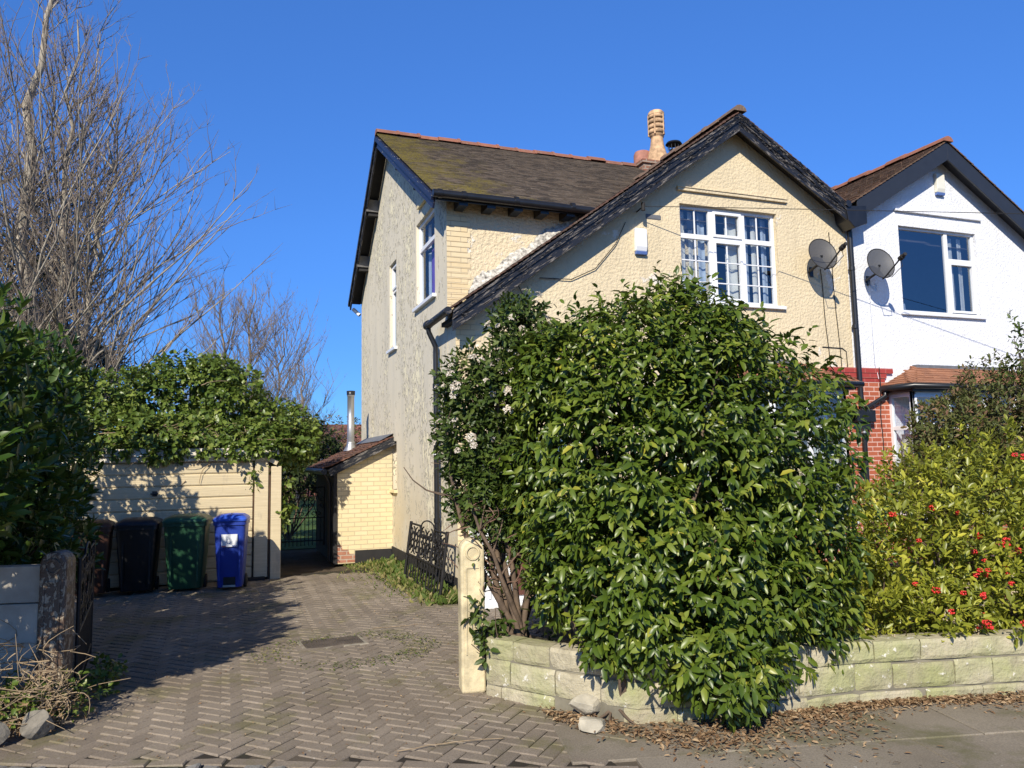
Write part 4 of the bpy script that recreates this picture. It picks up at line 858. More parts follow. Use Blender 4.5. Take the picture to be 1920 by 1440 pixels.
# ------------------------------------------------------------------ gate posts, garden wall, gates
M['post_worn'] = flaky('worn_brown_post', (.09, .058, .04), (.44, .36, .26), .505, 6, 6)
def gatepost(c, ang, label, mat, h=1.21):
    T = thing('gatepost', label, 'gatepost', (c[0], c[1], 0), 'round topped gateposts')
    w = .098; X = Matrix.Translation((c[0], c[1], 0)) @ Matrix.Rotation(ang, 4, 'Z')
    pr = [(-w, 0), (w, 0), (w, h-w)]+[(w*math.cos(R(a)), h-w+w*math.sin(R(a))) for a in range(15, 180, 15)]+[(-w, h-w)]
    mb = MB(); mb.X = X; mb.prism(pr, -.09, .09); mb.build('shaft', mat, T, .018)
    mb = MB(); mb.X = X
    for i in range(16):
        a0, a1 = 2*math.pi*i/16, 2*math.pi*(i+1)/16
        p = [(r*math.cos(a), y, h-.11+r*math.sin(a)) for a in (a0, a1) for r, y in ((.062, -.09), (.058, -.102), (.046, -.102), (.042, -.09))]
        mb.add(p, [(0, 1, 5, 4), (1, 2, 6, 5), (2, 3, 7, 6)])
    mb.build('roundel', mat, T)
    mb = MB(); mb.X = X
    for x in (-.062, .050): mb.box((x, -.098, .30), (x+.012, -.089, h-.22))
    mb.box((-.05, -.098, h-.232), (.05, -.089, h-.22)); mb.build('panel_moulding', mat, T)
    return T
gatepost((1.89, 6.14), R(-8), 'cream painted concrete gatepost with a roundel beside the stone wall', M['stone_cream'])
gatepost((-1.20, 6.86), R(-14), 'weathered brown gatepost with flaking paint below the laurel', M['post_worn'])
t = NT('mossy_stone'); o = t.obj(); r = t.attr(); c = t.mix(r, (.34, .30, .20), (.46, .41, .29)); c = t.mix(t.math('MULTIPLY', t.rng(t.noise(o, 2.3, 5), .42, .66), .6), c, (.27, .30, .10))
c = t.mix(t.rng(t.noise(o, 13, 4, .7), .62, .68), c, (.66, .63, .54)); c = t.mix(t.math('MULTIPLY', t.rng(t.noise(o, 6, 5, .7), .52, .75), .6), c, (.15, .13, .09))
M['wallstone'] = t.done(t.pbsdf(c, .92, .25, 0, t.bump(t.math('ADD', t.noise(o, 13, 5, .6), t.math('MULTIPLY', t.noise(o, 45, 3), .4)), .9, .022)))
mb = MB(); mj = MB(); acc = []; pts = [Vector((*p, 0)) for p in wall_l]; fine = []
for a, b in zip(pts, pts[1:]):
    m = max(2, int((b-a).length/.05)); fine += [a+(b-a)*(k/m) for k in range(m)]
fine.append(pts[-1]); sd_ = [0]
for a, b in zip(fine, fine[1:]): sd_.append(sd_[-1]+(b-a).length)
def at(s):
    s = min(max(s, 0), sd_[-1]-1e-4); i = int(np.searchsorted(sd_, s, 'right'))-1; f = (s-sd_[i])/(sd_[i+1]-sd_[i]); d = (fine[i+1]-fine[i]).normalized(); return fine[i]+(fine[i+1]-fine[i])*f, d
for k, (z0, z1) in enumerate(((-.04, .085), (.09, .285), (.29, .45))):
    s = -.1-random.random()*.2
    while s < sd_[-1]:
        l = random.uniform(.24, .56); a = max(s, .0); e = min(s+l, sd_[-1]); s += l
        if e-a < .06: continue
        if k == 0 and .85 < (a+e)/2 < 1.05: continue
        m = max(1, int((e-a)/.09)); top = z1 + (random.uniform(-.012, .008)); pj = random.uniform(-.006, .006)-(.006 if k == 0 else 0)
        rr = random.random(); rows = []
        for i in range(m+1):
            p, d = at(a+.004+(e-a-.008)*i/m); nn = Vector((d.y, -d.x, 0)); en = .012 if i in (0, m) else 0
            j = lambda q: random.uniform(-q, q)
            rows.append([p-nn*.0+Vector((0, 0, z0+.003)), p+nn*(.016+pj-en)+Vector((0, 0, z0+.004)), p+nn*(.025+pj-en+j(.006))+Vector((0, 0, z0+(top-z0)*.2)), p+nn*(.027+pj-en+j(.008))+Vector((0, 0, z0+(top-z0)*.8)), p+nn*(.017+pj-en)+Vector((0, 0, top-.004)), p-nn*.10+Vector((0, 0, top+j(.006))), p-nn*.2+Vector((0, 0, top-.01))])
        vs = [q for r_ in rows for q in r_]; mb.add(vs, [(i*7+q, (i+1)*7+q, (i+1)*7+q+1, i*7+q+1) for i in range(m) for q in range(6)], rr, False)
        mb.add(rows[0], [tuple(range(6, -1, -1))], rr); mb.add(rows[-1], [tuple(range(7))], rr)
T = thing('garden_wall', 'low mossy dressed stone garden wall curving along the pavement under the bushes', 'wall', (4, 4.7, 0))
mb.build('stonework', M['wallstone'], T)
m_ = []
for i in range(0, len(fine)-1):
    p, q = fine[i], fine[i+1]; d = (q-p).normalized(); nn = Vector((d.y, -d.x, 0)); u = Vector((0, 0, 1))
    quad(mj, p+nn*.004-u*.03, q+nn*.004-u*.03, q+nn*.004+u*.43, p+nn*.004+u*.43); quad(mj, p-nn*.19-u*.03, q-nn*.19-u*.03, q-nn*.19+u*.43, p-nn*.19+u*.43)
mj.build('mortar_joints', plain('grey_mortar', (.20, .18, .13), .95, var=.4), T)
T = thing('concrete_wall', 'grey concrete boundary wall left of the weathered gatepost', 'wall', (-2.4, 7.1, 0))
X = Matrix.Translation((-1.31, 6.92, 0)) @ Matrix.Rotation(R(166), 4, 'Z')
M['conc'] = plain('grey_concrete', (.46, .415, .34), .9, var=.3, vs=3, bump=.3, bs=25)
mb = MB(); mb.X = X; mb.box((0, -.09, 0), (4.0, .06, .82)); mb.box((0, -.075, .826), (4.0, .045, 1.10)); mb.build('panel', M['conc'], T, .006)
M['iron'] = plain('black_iron', (.016, .015, .015), .55, .3, var=.5, vs=12)
def scroll(mb, c, r, turns, s, a0, rad, f):
    n = 18; pts = []
    for i in range(n+1):
        t_ = i/n; a = a0+s*turns*2*math.pi*t_; rr = r*(1-.72*t_); pts.append(f(c[0]+rr*math.cos(a), c[1]+rr*math.sin(a)))
    mb.tube(pts, rad, 5, True)
def iron_gate(label, f, w, h, arch, group=None, k_=1.0, cat='gate'):
    o0 = f(w/2, 0); T = thing('iron_gate', label, cat, (o0[0], o0[1], 0), group)
    mb = MB(); b = lambda p, q, r: mb.tube([f(*p), f(*q)], r*k_, 6)
    b((0, 0), (0, h), .017); b((w, 0), (w, h), .017); b((0, h*.46), (w, h*.46), .012); b((0, .09), (w, .09), .012)
    b((0, h-.03), (w*.32, h-.03), .011); b((w*.68, h-.03), (w, h-.03), .011)
    mb.tube([f(w*(.5-.18*math.cos(R(a))), h-.03+arch*math.sin(R(a))) for a in range(0, 181, 15)], .011, 6)
    b((w*.32, h*.46), (w*.32, h-.03), .009); b((w*.68, h*.46), (w*.68, h-.03), .009); b((w*.32, h-.15), (w*.68, h-.15), .009); mb.build('frame', M['iron'], T)
    mb = MB(); n = 13
    for i in range(1, n): mb.tube([f(w*i/n, 0), f(w*i/n, h*.46)], .0075*k_, 5)
    mb.build('bars', M['iron'], T)
    mb = MB(); v0, v1 = h*.46, h-.03; vm = (v0+v1)/2
    for cx in (w*.16, w*.5, w*.84):
        hw = w*.15; r = hw*.40
        for sx in (-1, 1):
            scroll(mb, (cx+sx*r*.9, v1-r*1.3), r, 1.15, sx, R(90), .008*k_, f); scroll(mb, (cx+sx*r*.9, v0+r*1.3), r, 1.15, -sx, R(-90), .008*k_, f)
            scroll(mb, (cx+sx*hw*.72, vm+r*1.1), r*.8, 1.1, -sx, R(90), .008*k_, f); scroll(mb, (cx+sx*hw*.72, vm-r*1.1), r*.8, 1.1, sx, R(-90), .008*k_, f)
            mb.tube([f(cx, v1-r*1.6), f(cx+sx*hw*.35, vm+r*1.0), f(cx+sx*hw*.8, vm)], .008*k_, 5); mb.tube([f(cx, v0+r*1.6), f(cx+sx*hw*.35, vm-r*1.0), f(cx+sx*hw*.8, vm)], .008*k_, 5)
    mb.build('scrollwork', M['iron'], T); return T
def lean(u, v): return Vector((2.62+.02*u/2+.13*v/1.0, 12.05-u, v*.985-.01))
iron_gate('old scrolled iron gate leaning against the foot of the side wall', lean, 2.05, .93, .10, None, 1.45)
def openg(u, v): return Vector((-1.07-.085*u, 6.98+u, v+.05))
iron_gate('black barred iron gate standing open beside the weathered gatepost', openg, 1.62, 1.08, .08)
def backg(u, v): return Vector((.86+u, 15.6, v+.25))
iron_gate('narrow iron gate across the passage behind the garage', backg, .95, 1.15, .03)
#SPLIT2
# ------------------------------------------------------------------ vegetation
M['lf_cam'] = leaf_mat('camellia_leaf', (.034, .062, .006), (.090, .138, .015), (.22, .262, .038), .37, .17, .40, (.36, .33, .04), .95)
M['lf_vib'] = leaf_mat('viburnum_leaf', (.030, .055, .010), (.060, .095, .016), (.13, .165, .035), .45, .14, .35)
M['lf_skim'] = leaf_mat('skimmia_leaf', (.095, .115, .014), (.26, .285, .032), (.50, .48, .055), .38, .25, .4, (.60, .54, .08), .92)
M['lf_dark'] = leaf_mat('dark_shrub_leaf', (.06, .075, .018), (.11, .125, .035), (.19, .16, .07), .55, .18, .25, (.24, .12, .08), .8)
M['lf_laurel'] = leaf_mat('laurel_leaf', (.022, .052, .008), (.046, .092, .013), (.15, .21, .04), .34, .17, .42, (.24, .26, .06), .95)
M['lf_ivy'] = leaf_mat('ivy_leaf', (.055, .095, .014), (.115, .17, .028), (.26, .31, .065), .38, .2, .4, (.34, .31, .12), .95)
M['lf_far'] = leaf_mat('far_leaf', (.014, .026, .008), (.028, .045, .013), (.06, .07, .025), .6, .1, .2)
M['lf_conifer'] = leaf_mat('conifer_leaf', (.012, .02, .009), (.022, .033, .014), (.05, .055, .028), .7, .05, .2)
M['lf_brown'] = leaf_mat('dry_leaf', (.15, .085, .045), (.27, .17, .09), (.46, .33, .19), .8, .1, .2)
M['lf_weed'] = leaf_mat('weed_leaf', (.05, .09, .015), (.11, .15, .03), (.24, .22, .07), .6, .2, .2, (.34, .27, .13), .8)
M['petal'] = leaf_mat('white_petal', (.42, .34, .26), (.62, .56, .46), (.80, .76, .66), .7, .2, .2)
M['berry'] = plain('red_berry', (.55, .025, .018), .3, var=.3)
M['bark'] = plain('brown_bark', (.13, .09, .06), .9, var=.45, vs=9, bump=.6, bs=30)
M['bark_pale'] = plain('pale_bark', (.34, .30, .235), .9, var=.4, vs=4, bump=.4, bs=20)
M['bark_twig'] = plain('twig_bark', (.225, .18, .14), .9, var=.35, vs=3)
M['bark_dark'] = plain('dark_bark', (.05, .042, .035), .9, var=.4, vs=4)
M['vine'] = plain('dry_vine', (.34, .25, .15), .9, var=.4, vs=8)

def limb(mb, p, q, r0, r1, n=6, bend=.12, k=5):
    p, q = Vector(p), Vector(q); L = (q-p).length; o = Vector((random.gauss(0, 1), random.gauss(0, 1), random.gauss(0, .5)))*bend*L
    pts = [p+(q-p)*t+o*math.sin(math.pi*t)+Vector((random.gauss(0, .02), random.gauss(0, .02), 0))*L*.5*(0 < t < 1) for t in [i/k for i in range(k+1)]]
    mb.tube(pts, [r0+(r1-r0)*i/k for i in range(k+1)], n)
    return pts
def bush_stems(T, base, blobs, n, r=.035, mat='bark', name='stems', inner=.75, tw=3):
    mb = MB()
    for i in range(n):
        b = blobs[i % len(blobs)]; d = unit(rng.normal(size=3)); d[2] = abs(d[2])
        tip = Vector((b[0]+d[0]*b[3]*inner, b[1]+d[1]*b[4]*inner, b[2]+d[2]*b[5]*inner*.8)); s0 = Vector(base)+Vector((random.gauss(0, .06), random.gauss(0, .06), 0))
        pts = limb(mb, s0, tip, r*random.uniform(.6, 1), r*.22, 6, .08, 7)
        for q in range(tw):
            k = random.randint(3, 6); t = pts[k]+Vector((random.gauss(0, .15), random.gauss(0, .15), random.uniform(.0, .35))); limb(mb, pts[k], t, r*.28, r*.1, 4, .1, 4)
    return mb.build(name, M[mat], T)

# the big camellia
T = thing('camellia_bush', 'huge glossy camellia bush swelling over the garden wall before the cream house', 'bush', (2.66, 5.14, 0))
CB = [(3.54, 5.55, 1.75, 1.42, 1.15, 1.25), (3.98, 5.35, 1.25, .74, .9, 1.0), (3.35, 4.85, .85, .80, .5, .72), (3.25, 5.6, 2.55, .95, .85, .62), (2.80, 5.6, 1.95, .66, .75, .95),
      (3.95, 5.6, 2.15, .70, .75, .68), (3.82, 4.95, .70, .66, .42, .56), (2.95, 5.1, 1.35, .62, .6, .75), (3.25, 4.62, .42, .34, .30, .36), (2.5, 5.7, 2.5, .40, .42, .40), (4.14, 5.25, 1.05, .42, .55, .75), (2.78, 4.98, .88, .40, .34, .50), (2.62, 5.02, .62, .26, .22, .30), (2.5, 5.5, .95, .34, .34, .4), (2.5, 5.35, 1.2, .34, .36, .42), (4.25, 5.5, 1.8, .48, .6, .55), (3.75, 5.5, 2.75, .55, .55, .42)]
TB = [(3.2, 5.42, 3.15, .17, .17, .28), (3.86, 5.45, 3.1, .12, .12, .34), (2.75, 5.5, 3.05, .22, .2, .16), (4.33, 5.5, 2.62, .16, .16, .2), (4.6, 5.45, 2.1, .14, .14, .2), (3.5, 5.45, 3.12, .18, .18, .16), (2.45, 5.55, 2.86, .18, .18, .14), (4.3, 5.5, 2.78, .14, .14, .14), (2.98, 4.75, .5, .16, .14, .16), (4.1, 4.72, .42, .16, .12, .14)]
foliage('crown', T, M['lf_cam'], CB, 6200, 7, .096, .38, .13, .95, .22, .66, .25, .155, .20, .22, .34, cull=.88, lf=3.4)
o = foliage('crown_shoots', T, M['lf_cam'], TB+CB, 480, 5, .082, .40, .18, .8, .75, .35, .1, .16, .2, .2, .3, rin=.9, rout=1.10, cull=.9, tint=(.35, 1))
bush_stems(T, (2.66, 5.16, 0), CB[:12], 12, .030, 'bark', 'trunk')
mb = MB()
for i in range(9):
    a = random.uniform(0, 6.28); limb(mb, (2.66, 5.14, .1), (2.66+.22*math.cos(a), 5.14+.22*math.sin(a), .0), .018, .006, 5, .15)
mb.build('roots', M['bark'], T)
P, Nn, _ = blob_points(CB, 260, .95, 1.06, 0, .3, .86, .10)
mb = MB()
for p in P: mb.lathe([(.0, -.012), (.008, -.004), (.008, .006), (.0, .016)], p, 6, .5)
tag(mb.build('buds', plain('pale_bud', (.42, .45, .2), .5), T), kind='stuff')

# viburnum with white flower heads behind it
T = thing('viburnum_shrub', 'leggy viburnum with white flower heads beside the downpipe, left of the camellia', 'shrub', (2.33, 6.1, 0))
VB_ = [(2.02, 6.35, 2.48, .36, .38, .34), (2.40, 6.3, 3.0, .28, .32, .34), (1.92, 6.35, 2.05, .26, .34, .36), (1.98, 6.3, 1.6, .23, .3, .34), (2.3, 6.3, 2.4, .38, .36, .45), (2.15, 6.25, 1.75, .34, .34, .5), (2.42, 6.15, 1.5, .34, .3, .5)]
foliage('crown', T, M['lf_vib'], VB_, 2100, 7, .068, .40, .12, .9, .3, .2, .3, .2, .15, .1, .3, cull=.75)
bush_stems(T, (2.33, 6.1, .3), VB_+[(2.1, 6.3, 1.1, .3, .3, .3), (2.55, 6.2, 1.2, .3, .3, .3)], 15, .036, 'bark', 'stems', .8, 6)
mb = MB()
for i in range(150):                                            # bare reddish twigs low down on the left
    p = Vector((random.uniform(1.85, 2.6), random.uniform(5.9, 6.5), random.uniform(.75, 1.55))); d = Vector((random.gauss(0, .4), random.gauss(-.2, .5), random.gauss(.35, .4))).normalized()*random.uniform(.10, .3)
    limb(mb, p, p+d, .006, .002, 4, .12, 4)
mb.build('bare_twigs', plain('red_brown_twig', (.20, .115, .075), .9, var=.3), T)
foliage('lower_leaves', T, M['lf_vib'], [(2.2, 6.2, 1.15, .38, .35, .45), (2.5, 5.9, .75, .3, .3, .3)], 110, 6, .062, .42, .12, .9, .3, .3, .6, .1, cull=.5)
prot = []
for k in range(4):
    n = 60; a = rng.uniform(0, 6.28, n); r_ = np.sqrt(rng.random(n))*.048; P = np.stack([r_*np.cos(a), r_*np.sin(a), .022-r_*r_*9+rng.normal(0, .004, n)], 1)
    D = unit(rng.normal(size=(n, 3))*[1, 1, .35]); N = unit(np.stack([P[:, 0]*9, P[:, 1]*9, np.ones(n)], 1)+rng.normal(0, .3, (n, 3)))
    prot.append(leaf_mesh('flower_head', P-D*.008, D, N, .018, .016, rng.random(n), M['petal'], T, .1, .05))
P, Nn, _ = blob_points(VB_[:3]+VB_[4:5], 80, .95, 1.08, 0, 1.5, .85, .1, bias=lambda p, n: (.15+.85*(n[:, 1] < .2)*(n[:, 2] > -.3)))
for i, (p, nn) in enumerate(zip(P, Nn)):
    o = prot[i] if i < 4 else prot[i % 4].copy()
    if i >= 4: COL.objects.link(o); o.parent = T
    v = Vector(nn)+Vector((0, -.2, .7)); o.location = p; o.rotation_mode = 'QUATERNION'; o.rotation_quaternion = v.to_track_quat('Z', 'X'); s_ = random.uniform(.5, 1.0); o.scale = (s_, s_, s_)

# skimmia with red berries along the wall
T = thing('skimmia_bush', 'yellow-green skimmia bush with red berry clusters above the stone wall', 'bush', (6.3, 5.5, .3))
SB = [(5.75, 5.25, .85, .62, .65, .62), (6.4, 5.5, 1.2, .85, .75, .72), (7.3, 5.55, 1.22, .9, .8, .75), (5.35, 5.3, 1.05, .4, .5, .5), (5.35, 4.78, .55, .42, .36, .26), (4.95, 4.86, .52, .34, .26, .22), (5.0, 5.05, .8, .3, .3, .32), (6.0, 4.66, .58, .5, .38, .28), (6.75, 4.45, .58, .55, .4, .28), (8.2, 5.3, 1.0, .8, .8, .75), (7.5, 4.3, .6, .6, .42, .3), (6.6, 4.9, .85, .8, .5, .5)]
foliage('crown', T, M['lf_skim'], SB, 3700, 7, .080, .36, .08, .95, .60, -.02, .25, .16, .16, .08, .35, cull=.86)
bush_stems(T, (6.3, 5.6, .3), SB, 14, .03)
bp = []
for k in range(3):
    mb = MB()
    for i in range(16):
        d = unit(rng.normal(size=3)); p = d*np.array([.025, .025, .017]); r_ = .0085
        mb.lathe([(0, -r_), (r_*.75, -r_*.65), (r_, 0), (r_*.75, r_*.65), (0, r_)], p, 7, random.random())
    bp.append(mb.build('berry_cluster', M['berry'], T)); bp[-1].matrix_parent_inverse = Matrix()
    bp[-1].location = (0, 0, 0)
P, Nn, _ = blob_points(SB, 90, .97, 1.08, 0, .45, .9, .14, bias=lambda p, n: (n[:, 1] < -.25)*np.clip((p[:, 0]-4.9)/1.2, .15, 1)*(p[:, 0] < 6.9)*(p[:, 1] < 5.3)*np.where(p[:, 2] < 1.15, 1, .12))
for i, p in enumerate(P[:88]):
    o = bp[i] if i < 3 else bp[i % 3].copy()
    if i >= 3: COL.objects.link(o); o.parent = T
    o.matrix_parent_inverse = Matrix.Translation(-Vector(T.location)); o.location = p; o.rotation_euler = (0, 0, random.uniform(0, 6)); s_ = random.uniform(.7, 1.2); o.scale = (s_, s_, s_)
for q in prot+[c for c in bpy.data.objects if c.name.startswith('flower_head')]: q.matrix_parent_inverse = Matrix.Translation(-Vector(q.parent.location))
P, Nn, _ = blob_points(SB, 60, 1.0, 1.08, 0, .35, .9, .14, bias=lambda p, n: (n[:, 1] < .1)*(p[:, 2] < .9))
mb = MB()
for p in P:
    for k in range(10): d = unit(rng.normal(size=3))*.022; mb.lathe([(0, -.007), (.007, 0), (0, .007)], p+d, 5, random.random())
tag(mb.build('dry_flower_heads', plain('dry_flower', (.45, .36, .22), .9, var=.4), T), kind='stuff')
def shrub(label, base, blobs, n, k, mat, L, Wf, name='dark_shrub', cat='shrub', group=None, **kw):
    T = thing(name, label, cat, (base[0], base[1], 0), group)
    foliage('crown', T, M[mat], blobs, n, k, L, Wf, **kw); bush_stems(T, base, blobs, 10, .03); return T
shrub('twiggy bronze-green shrub rising behind the skimmia in front of the white house bay', (8.2, 6.8, .2), [(8.35, 6.8, 2.0, .62, .6, .55), (8.9, 6.8, 2.35, .75, .6, .55), (7.85, 6.6, 1.5, .60, .6, .5), (9.6, 6.8, 2.1, .8, .7, .7), (8.7, 6.6, 1.6, 1.0, .6, .6), (7.2, 6.5, 1.35, .4, .4, .4), (8.0, 6.7, 2.15, .4, .4, .4), (8.6, 6.5, 2.0, .9, .6, .6), (8.0, 6.5, 1.6, .9, .6, .6)], 4600, 6, 'lf_dark', .066, .40, twig=.12, up=.4, droop=.05, deep=.3, lump=.18, cull=.85, jit=.5)
shrub('tall thin dark-leaved sapling at the right edge against the white wall', (9.1, 6.6, .2), [(9.1, 6.6, 3.2, .14, .14, .45), (9.25, 6.6, 2.8, .3, .25, .35), (8.85, 6.6, 2.75, .12, .12, .2)], 60, 6, 'lf_vib', .075, .40, name='sapling', twig=.14, up=.6, deep=.3, cull=.4, rin=.4)

# laurel hedge on the left
LBz = [(-2.35, 7.05, 2.05, .98, .85, 1.25), (-2.3, 8.5, 2.05, .88, 1.0, 1.38), (-2.32, 10.0, 2.0, .85, 1.0, 1.42), (-2.42, 11.3, 2.0, .80, .9, 1.42), (-2.75, 6.0, 2.2, 1.1, .8, 1.15), (-2.0, 7.9, .9, .48, .8, .7), (-2.1, 9.6, .9, .52, 1.0, .8), (-1.72, 6.33, 1.9, .46, .45, .72), (-1.78, 9.3, 1.15, .42, .9, .72), (-1.62, 8.2, 1.2, .28, .6, .5), (-1.62, 7.5, 1.5, .33, .4, .5), (-3.3, 5.2, 2.3, .9, .8, 1.0)]
T = thing('laurel_hedge', 'big dark cherry laurel hedge along the left side of the drive', 'hedge', (-2.3, 8.5, 0))
foliage('crown', T, M['lf_laurel'], LBz, 3500, 7, .15, .36, .12, .75, .75, -.1, .3, .10, .18, .16, .3, cull=.86)
bush_stems(T, (-2.4, 8.5, 0), LBz, 24, .05)
# ivy on the garage
T = thing('ivy', 'mound of ivy smothering the garage roof and hanging over its front', 'ivy', (-.8, 14.4, 2.1))
IB = [(-1.0, 14.7, 2.95, 1.15, .9, .85), (-2.0, 14.5, 2.75, .9, .8, .7), (-.1, 14.6, 2.85, .75, .8, .75), (.75, 14.5, 2.45, .75, .75, .55), (-1.3, 13.7, 2.30, 1.75, .70, .42), (.35, 13.55, 2.22, .62, .55, .36), (-.7, 13.3, 2.12, .5, .25, .2), (.2, 13.25, 2.08, .35, .22, .2), (-1.7, 13.3, 2.1, .5, .25, .2), (-.4, 13.1, 2.10, .45, .12, .12), (.5, 13.1, 2.10, .4, .14, .14), (-1.3, 13.1, 2.12, .5, .12, .13), (-2.1, 13.1, 2.1, .5, .12, .12), (.05, 13.06, 2.0, .2, .08, .12), (-.95, 13.06, 2.0, .22, .08, .1), (1.05, 14.0, 2.2, .45, .7, .5), (-2.8, 14.3, 2.8, .8, .8, .8), (-.35, 14.5, 3.35, .55, .5, .4), (.72, 13.35, 1.95, .22, .22, .26), (.42, 13.22, 1.62, .09, .1, .22), (.92, 13.3, 1.3, .10, .12, .3), (.86, 13.2, .95, .07, .08, .2)]
foliage('leaves', T, M['lf_ivy'], IB, 5600, 6, .092, .62, .12, .85, .1, .40, .3, .16, .14, .14, .45, cull=.84, shape=(.22, .55, .62, .42))
mb = MB()
for i in range(110):
    x = random.uniform(-2.3, .45); p = Vector((x, 13.25+random.uniform(-.1, .3), random.uniform(2.0, 2.5))); q = p+Vector((random.gauss(0, .22), random.uniform(-.1, .1), random.uniform(-.3, .15))); limb(mb, p, q, .007, .003, 4, .2, 5)
for a, b in (((-.6, 13.16, 1.95), (-1.0, 13.15, 1.25)), ((-.6, 13.16, 1.6), (-1.2, 13.15, 1.05)), ((-.1, 13.15, 1.95), (-.4, 13.15, 1.55)), ((-.4, 13.1, 3.1), (.0, 13.4, 3.2))): limb(mb, a, b, .008, .004, 4, .12, 8)
mb.build('runners', M['vine'], T)
# passage and garden behind
shrub('dark evergreen shrub standing behind the passage gate', (1.45, 19.6, 0), [(1.4, 19.5, 1.9, .8, .8, .75), (.9, 20, 1.2, .7, .7, .8), (2.2, 20.4, 1.8, .7, .7, .7), (1.9, 20.0, 2.3, .6, .6, .5)], 700, 6, 'lf_far', .13, .5, name='evergreen_shrub', deep=.3, lump=.2, bias=lambda p, n: .3+.7*(p[:, 2] > 1.1))
shrub('reddish brown shrub behind the lean-to roof', (2.9, 23, 0), [(2.9, 23, 2.3, 1.0, 1, .9), (4.0, 24, 2.0, 1.2, 1, 1.2), (1.8, 23.5, 1.7, .9, .9, .9)], 600, 6, 'lf_dark', .11, .45, name='garden_shrub', deep=.3, lump=.22)
T = thing('far_house', 'distant house with a red tiled roof just showing over the garden shrubs', 'house', (4.5, 46, 0))
mb = MB(); mb.box((1, 44, 0), (9, 50, 2.6)); mb.build('wall', M['red_brick'], T)
mb = MB(); mb.prism([(43.7, 2.55), (50.3, 2.55), (47, 4.1)], .8, 9.2, 'x'); mb.build('roof', plain('far_red_tiles', (.30, .12, .08), .9), T)
for k, (x, w) in enumerate(((2.2, 1.0), (4.6, 1.2), (7, 1))): mb = MB(); mb.box((x, 43.95, 1.0), (x+w, 44.02, 2.1)); mb.build('window', M['upvc'], T)

# bare trees
def bare_tree(name, label, stems, z0, zt, R0, n1, n2, n3, r0, mat_t, mat_b, zc=3.5, pw=.9, group=None, out=1.0):
    c = Vector(stems[0][0]); T = thing(name, label, 'tree', (c.x, c.y, 0), group); trunk = MB(); br = MB(); tw = MB()
    def Rz(z): return max(.25, R0*max(0.02, 1-(z-zc)/(zt-zc))**pw)
    lines = []
    for base, top, r in stems:
        pts = limb(trunk, base, top, r, .02, 9, .012, 14); lines.append(pts)
    def curve(mb, p, d, L, r, up, k, n):
        pts = [p]; v = d.normalized(); q = p
        for i in range(k):
            v = (v+Vector((random.gauss(0, .10), random.gauss(0, .10), up+random.gauss(0, .06)))).normalized(); q = q+v*(L/k); pts.append(q)
        mb.tube(pts, [r*(1-.78*i/k) for i in range(k+1)], n, False); return pts
    for i in range(n1):
        ln = lines[i % len(lines)]; f = .04+.82*random.random()**1.35; j = f*(len(ln)-1); a = int(j); p = ln[a]+(ln[a+1]-ln[a])*(j-a); az = random.uniform(0, 6.283)
        el = random.uniform(.5, .95)+.42*f; Rr = 2.0
        for _ in range(6): Rr = .5*Rr+.5*Rz(p.z+Rr*math.tan(min(el, 1.2))*1.0)
        Rr *= random.uniform(.6, 1.05)*out; L = min(Rr/math.cos(min(el, 1.25))*1.0, (zt-p.z)*.9+.6); d = Vector((math.cos(az), math.sin(az), math.tan(min(el, 1.25))*.72))
        b = curve(br, p, d, L, .009+.0042*L*(r0/.2), .05, 9, 5)
        for k in range(n2):
            t = random.uniform(.15, .98); q = b[min(8, int(t*9))]; dd = (b[min(9, int(t*9)+1)]-b[int(t*9)] if int(t*9) < 9 else b[9]-b[8]).normalized()
            s_ = dd+Vector((random.gauss(0, .55), random.gauss(0, .55), random.uniform(.0, .6))); l2 = L*(.42-.24*t)*random.uniform(.6, 1.2)+.25
            c2 = curve(tw, q, s_, l2, .008+.0032*l2, .07, 5, 4)
            for m in range(n3):
                q3 = c2[random.randint(1, 5)]; s3 = (c2[5]-c2[4]).normalized()+Vector((random.gauss(0, .6), random.gauss(0, .6), random.uniform(-.1, .5))); curve(tw, q3, s3, random.uniform(.2, .6)*(.4+l2*.35), .0075, .05, 3, 3)
    trunk.build('trunk', M[mat_t], T); br.build('limbs', M[mat_t], T); tag(tw.build('twigs', M[mat_b], T), kind='stuff'); return T
bare_tree('bare_tree', 'tall bare pale-barked tree with several stems at the left', [((-5.35, 24, 0), (-4.95, 24, 18.5), .26), ((-4.85, 23.8, 0), (-4.2, 23.7, 14.5), .19), ((-4.4, 24.2, 0), (-3.2, 24.3, 12), .12), ((-5.8, 24.3, 0), (-7.4, 24.5, 16.0), .15), ((-6.6, 24, 0), (-8.6, 24, 14), .13)], 0, 18.5, 8.3, 270, 10, 5, .2, 'bark_pale', 'bark_twig', 3.0, .92)
bare_tree('bare_tree', 'fine-twigged bare tree farther back, right of the tall pale one', [((-.6, 40, 0), (-.3, 40, 11), .14), ((.6, 40, 0), (1.2, 40, 10.8), .14), ((1.8, 40, 0), (2.6, 40, 8.5), .12)], 0, 12.2, 4.2, 170, 9, 5, .16, 'bark_twig', 'bark_twig', 4, .6)
bare_tree('bare_tree', 'low bare tree showing between the ivy and the house, smallest of the bare trees', [((3.2, 38, 0), (3.4, 38, 6.8), .12)], 0, 7.2, 2.2, 40, 8, 4, .12, 'bark_twig', 'bark_twig', 3, .6)
T = thing('conifer', 'dark evergreen conifer half hidden behind the tall bare tree', 'tree', (-6.6, 30, 0))
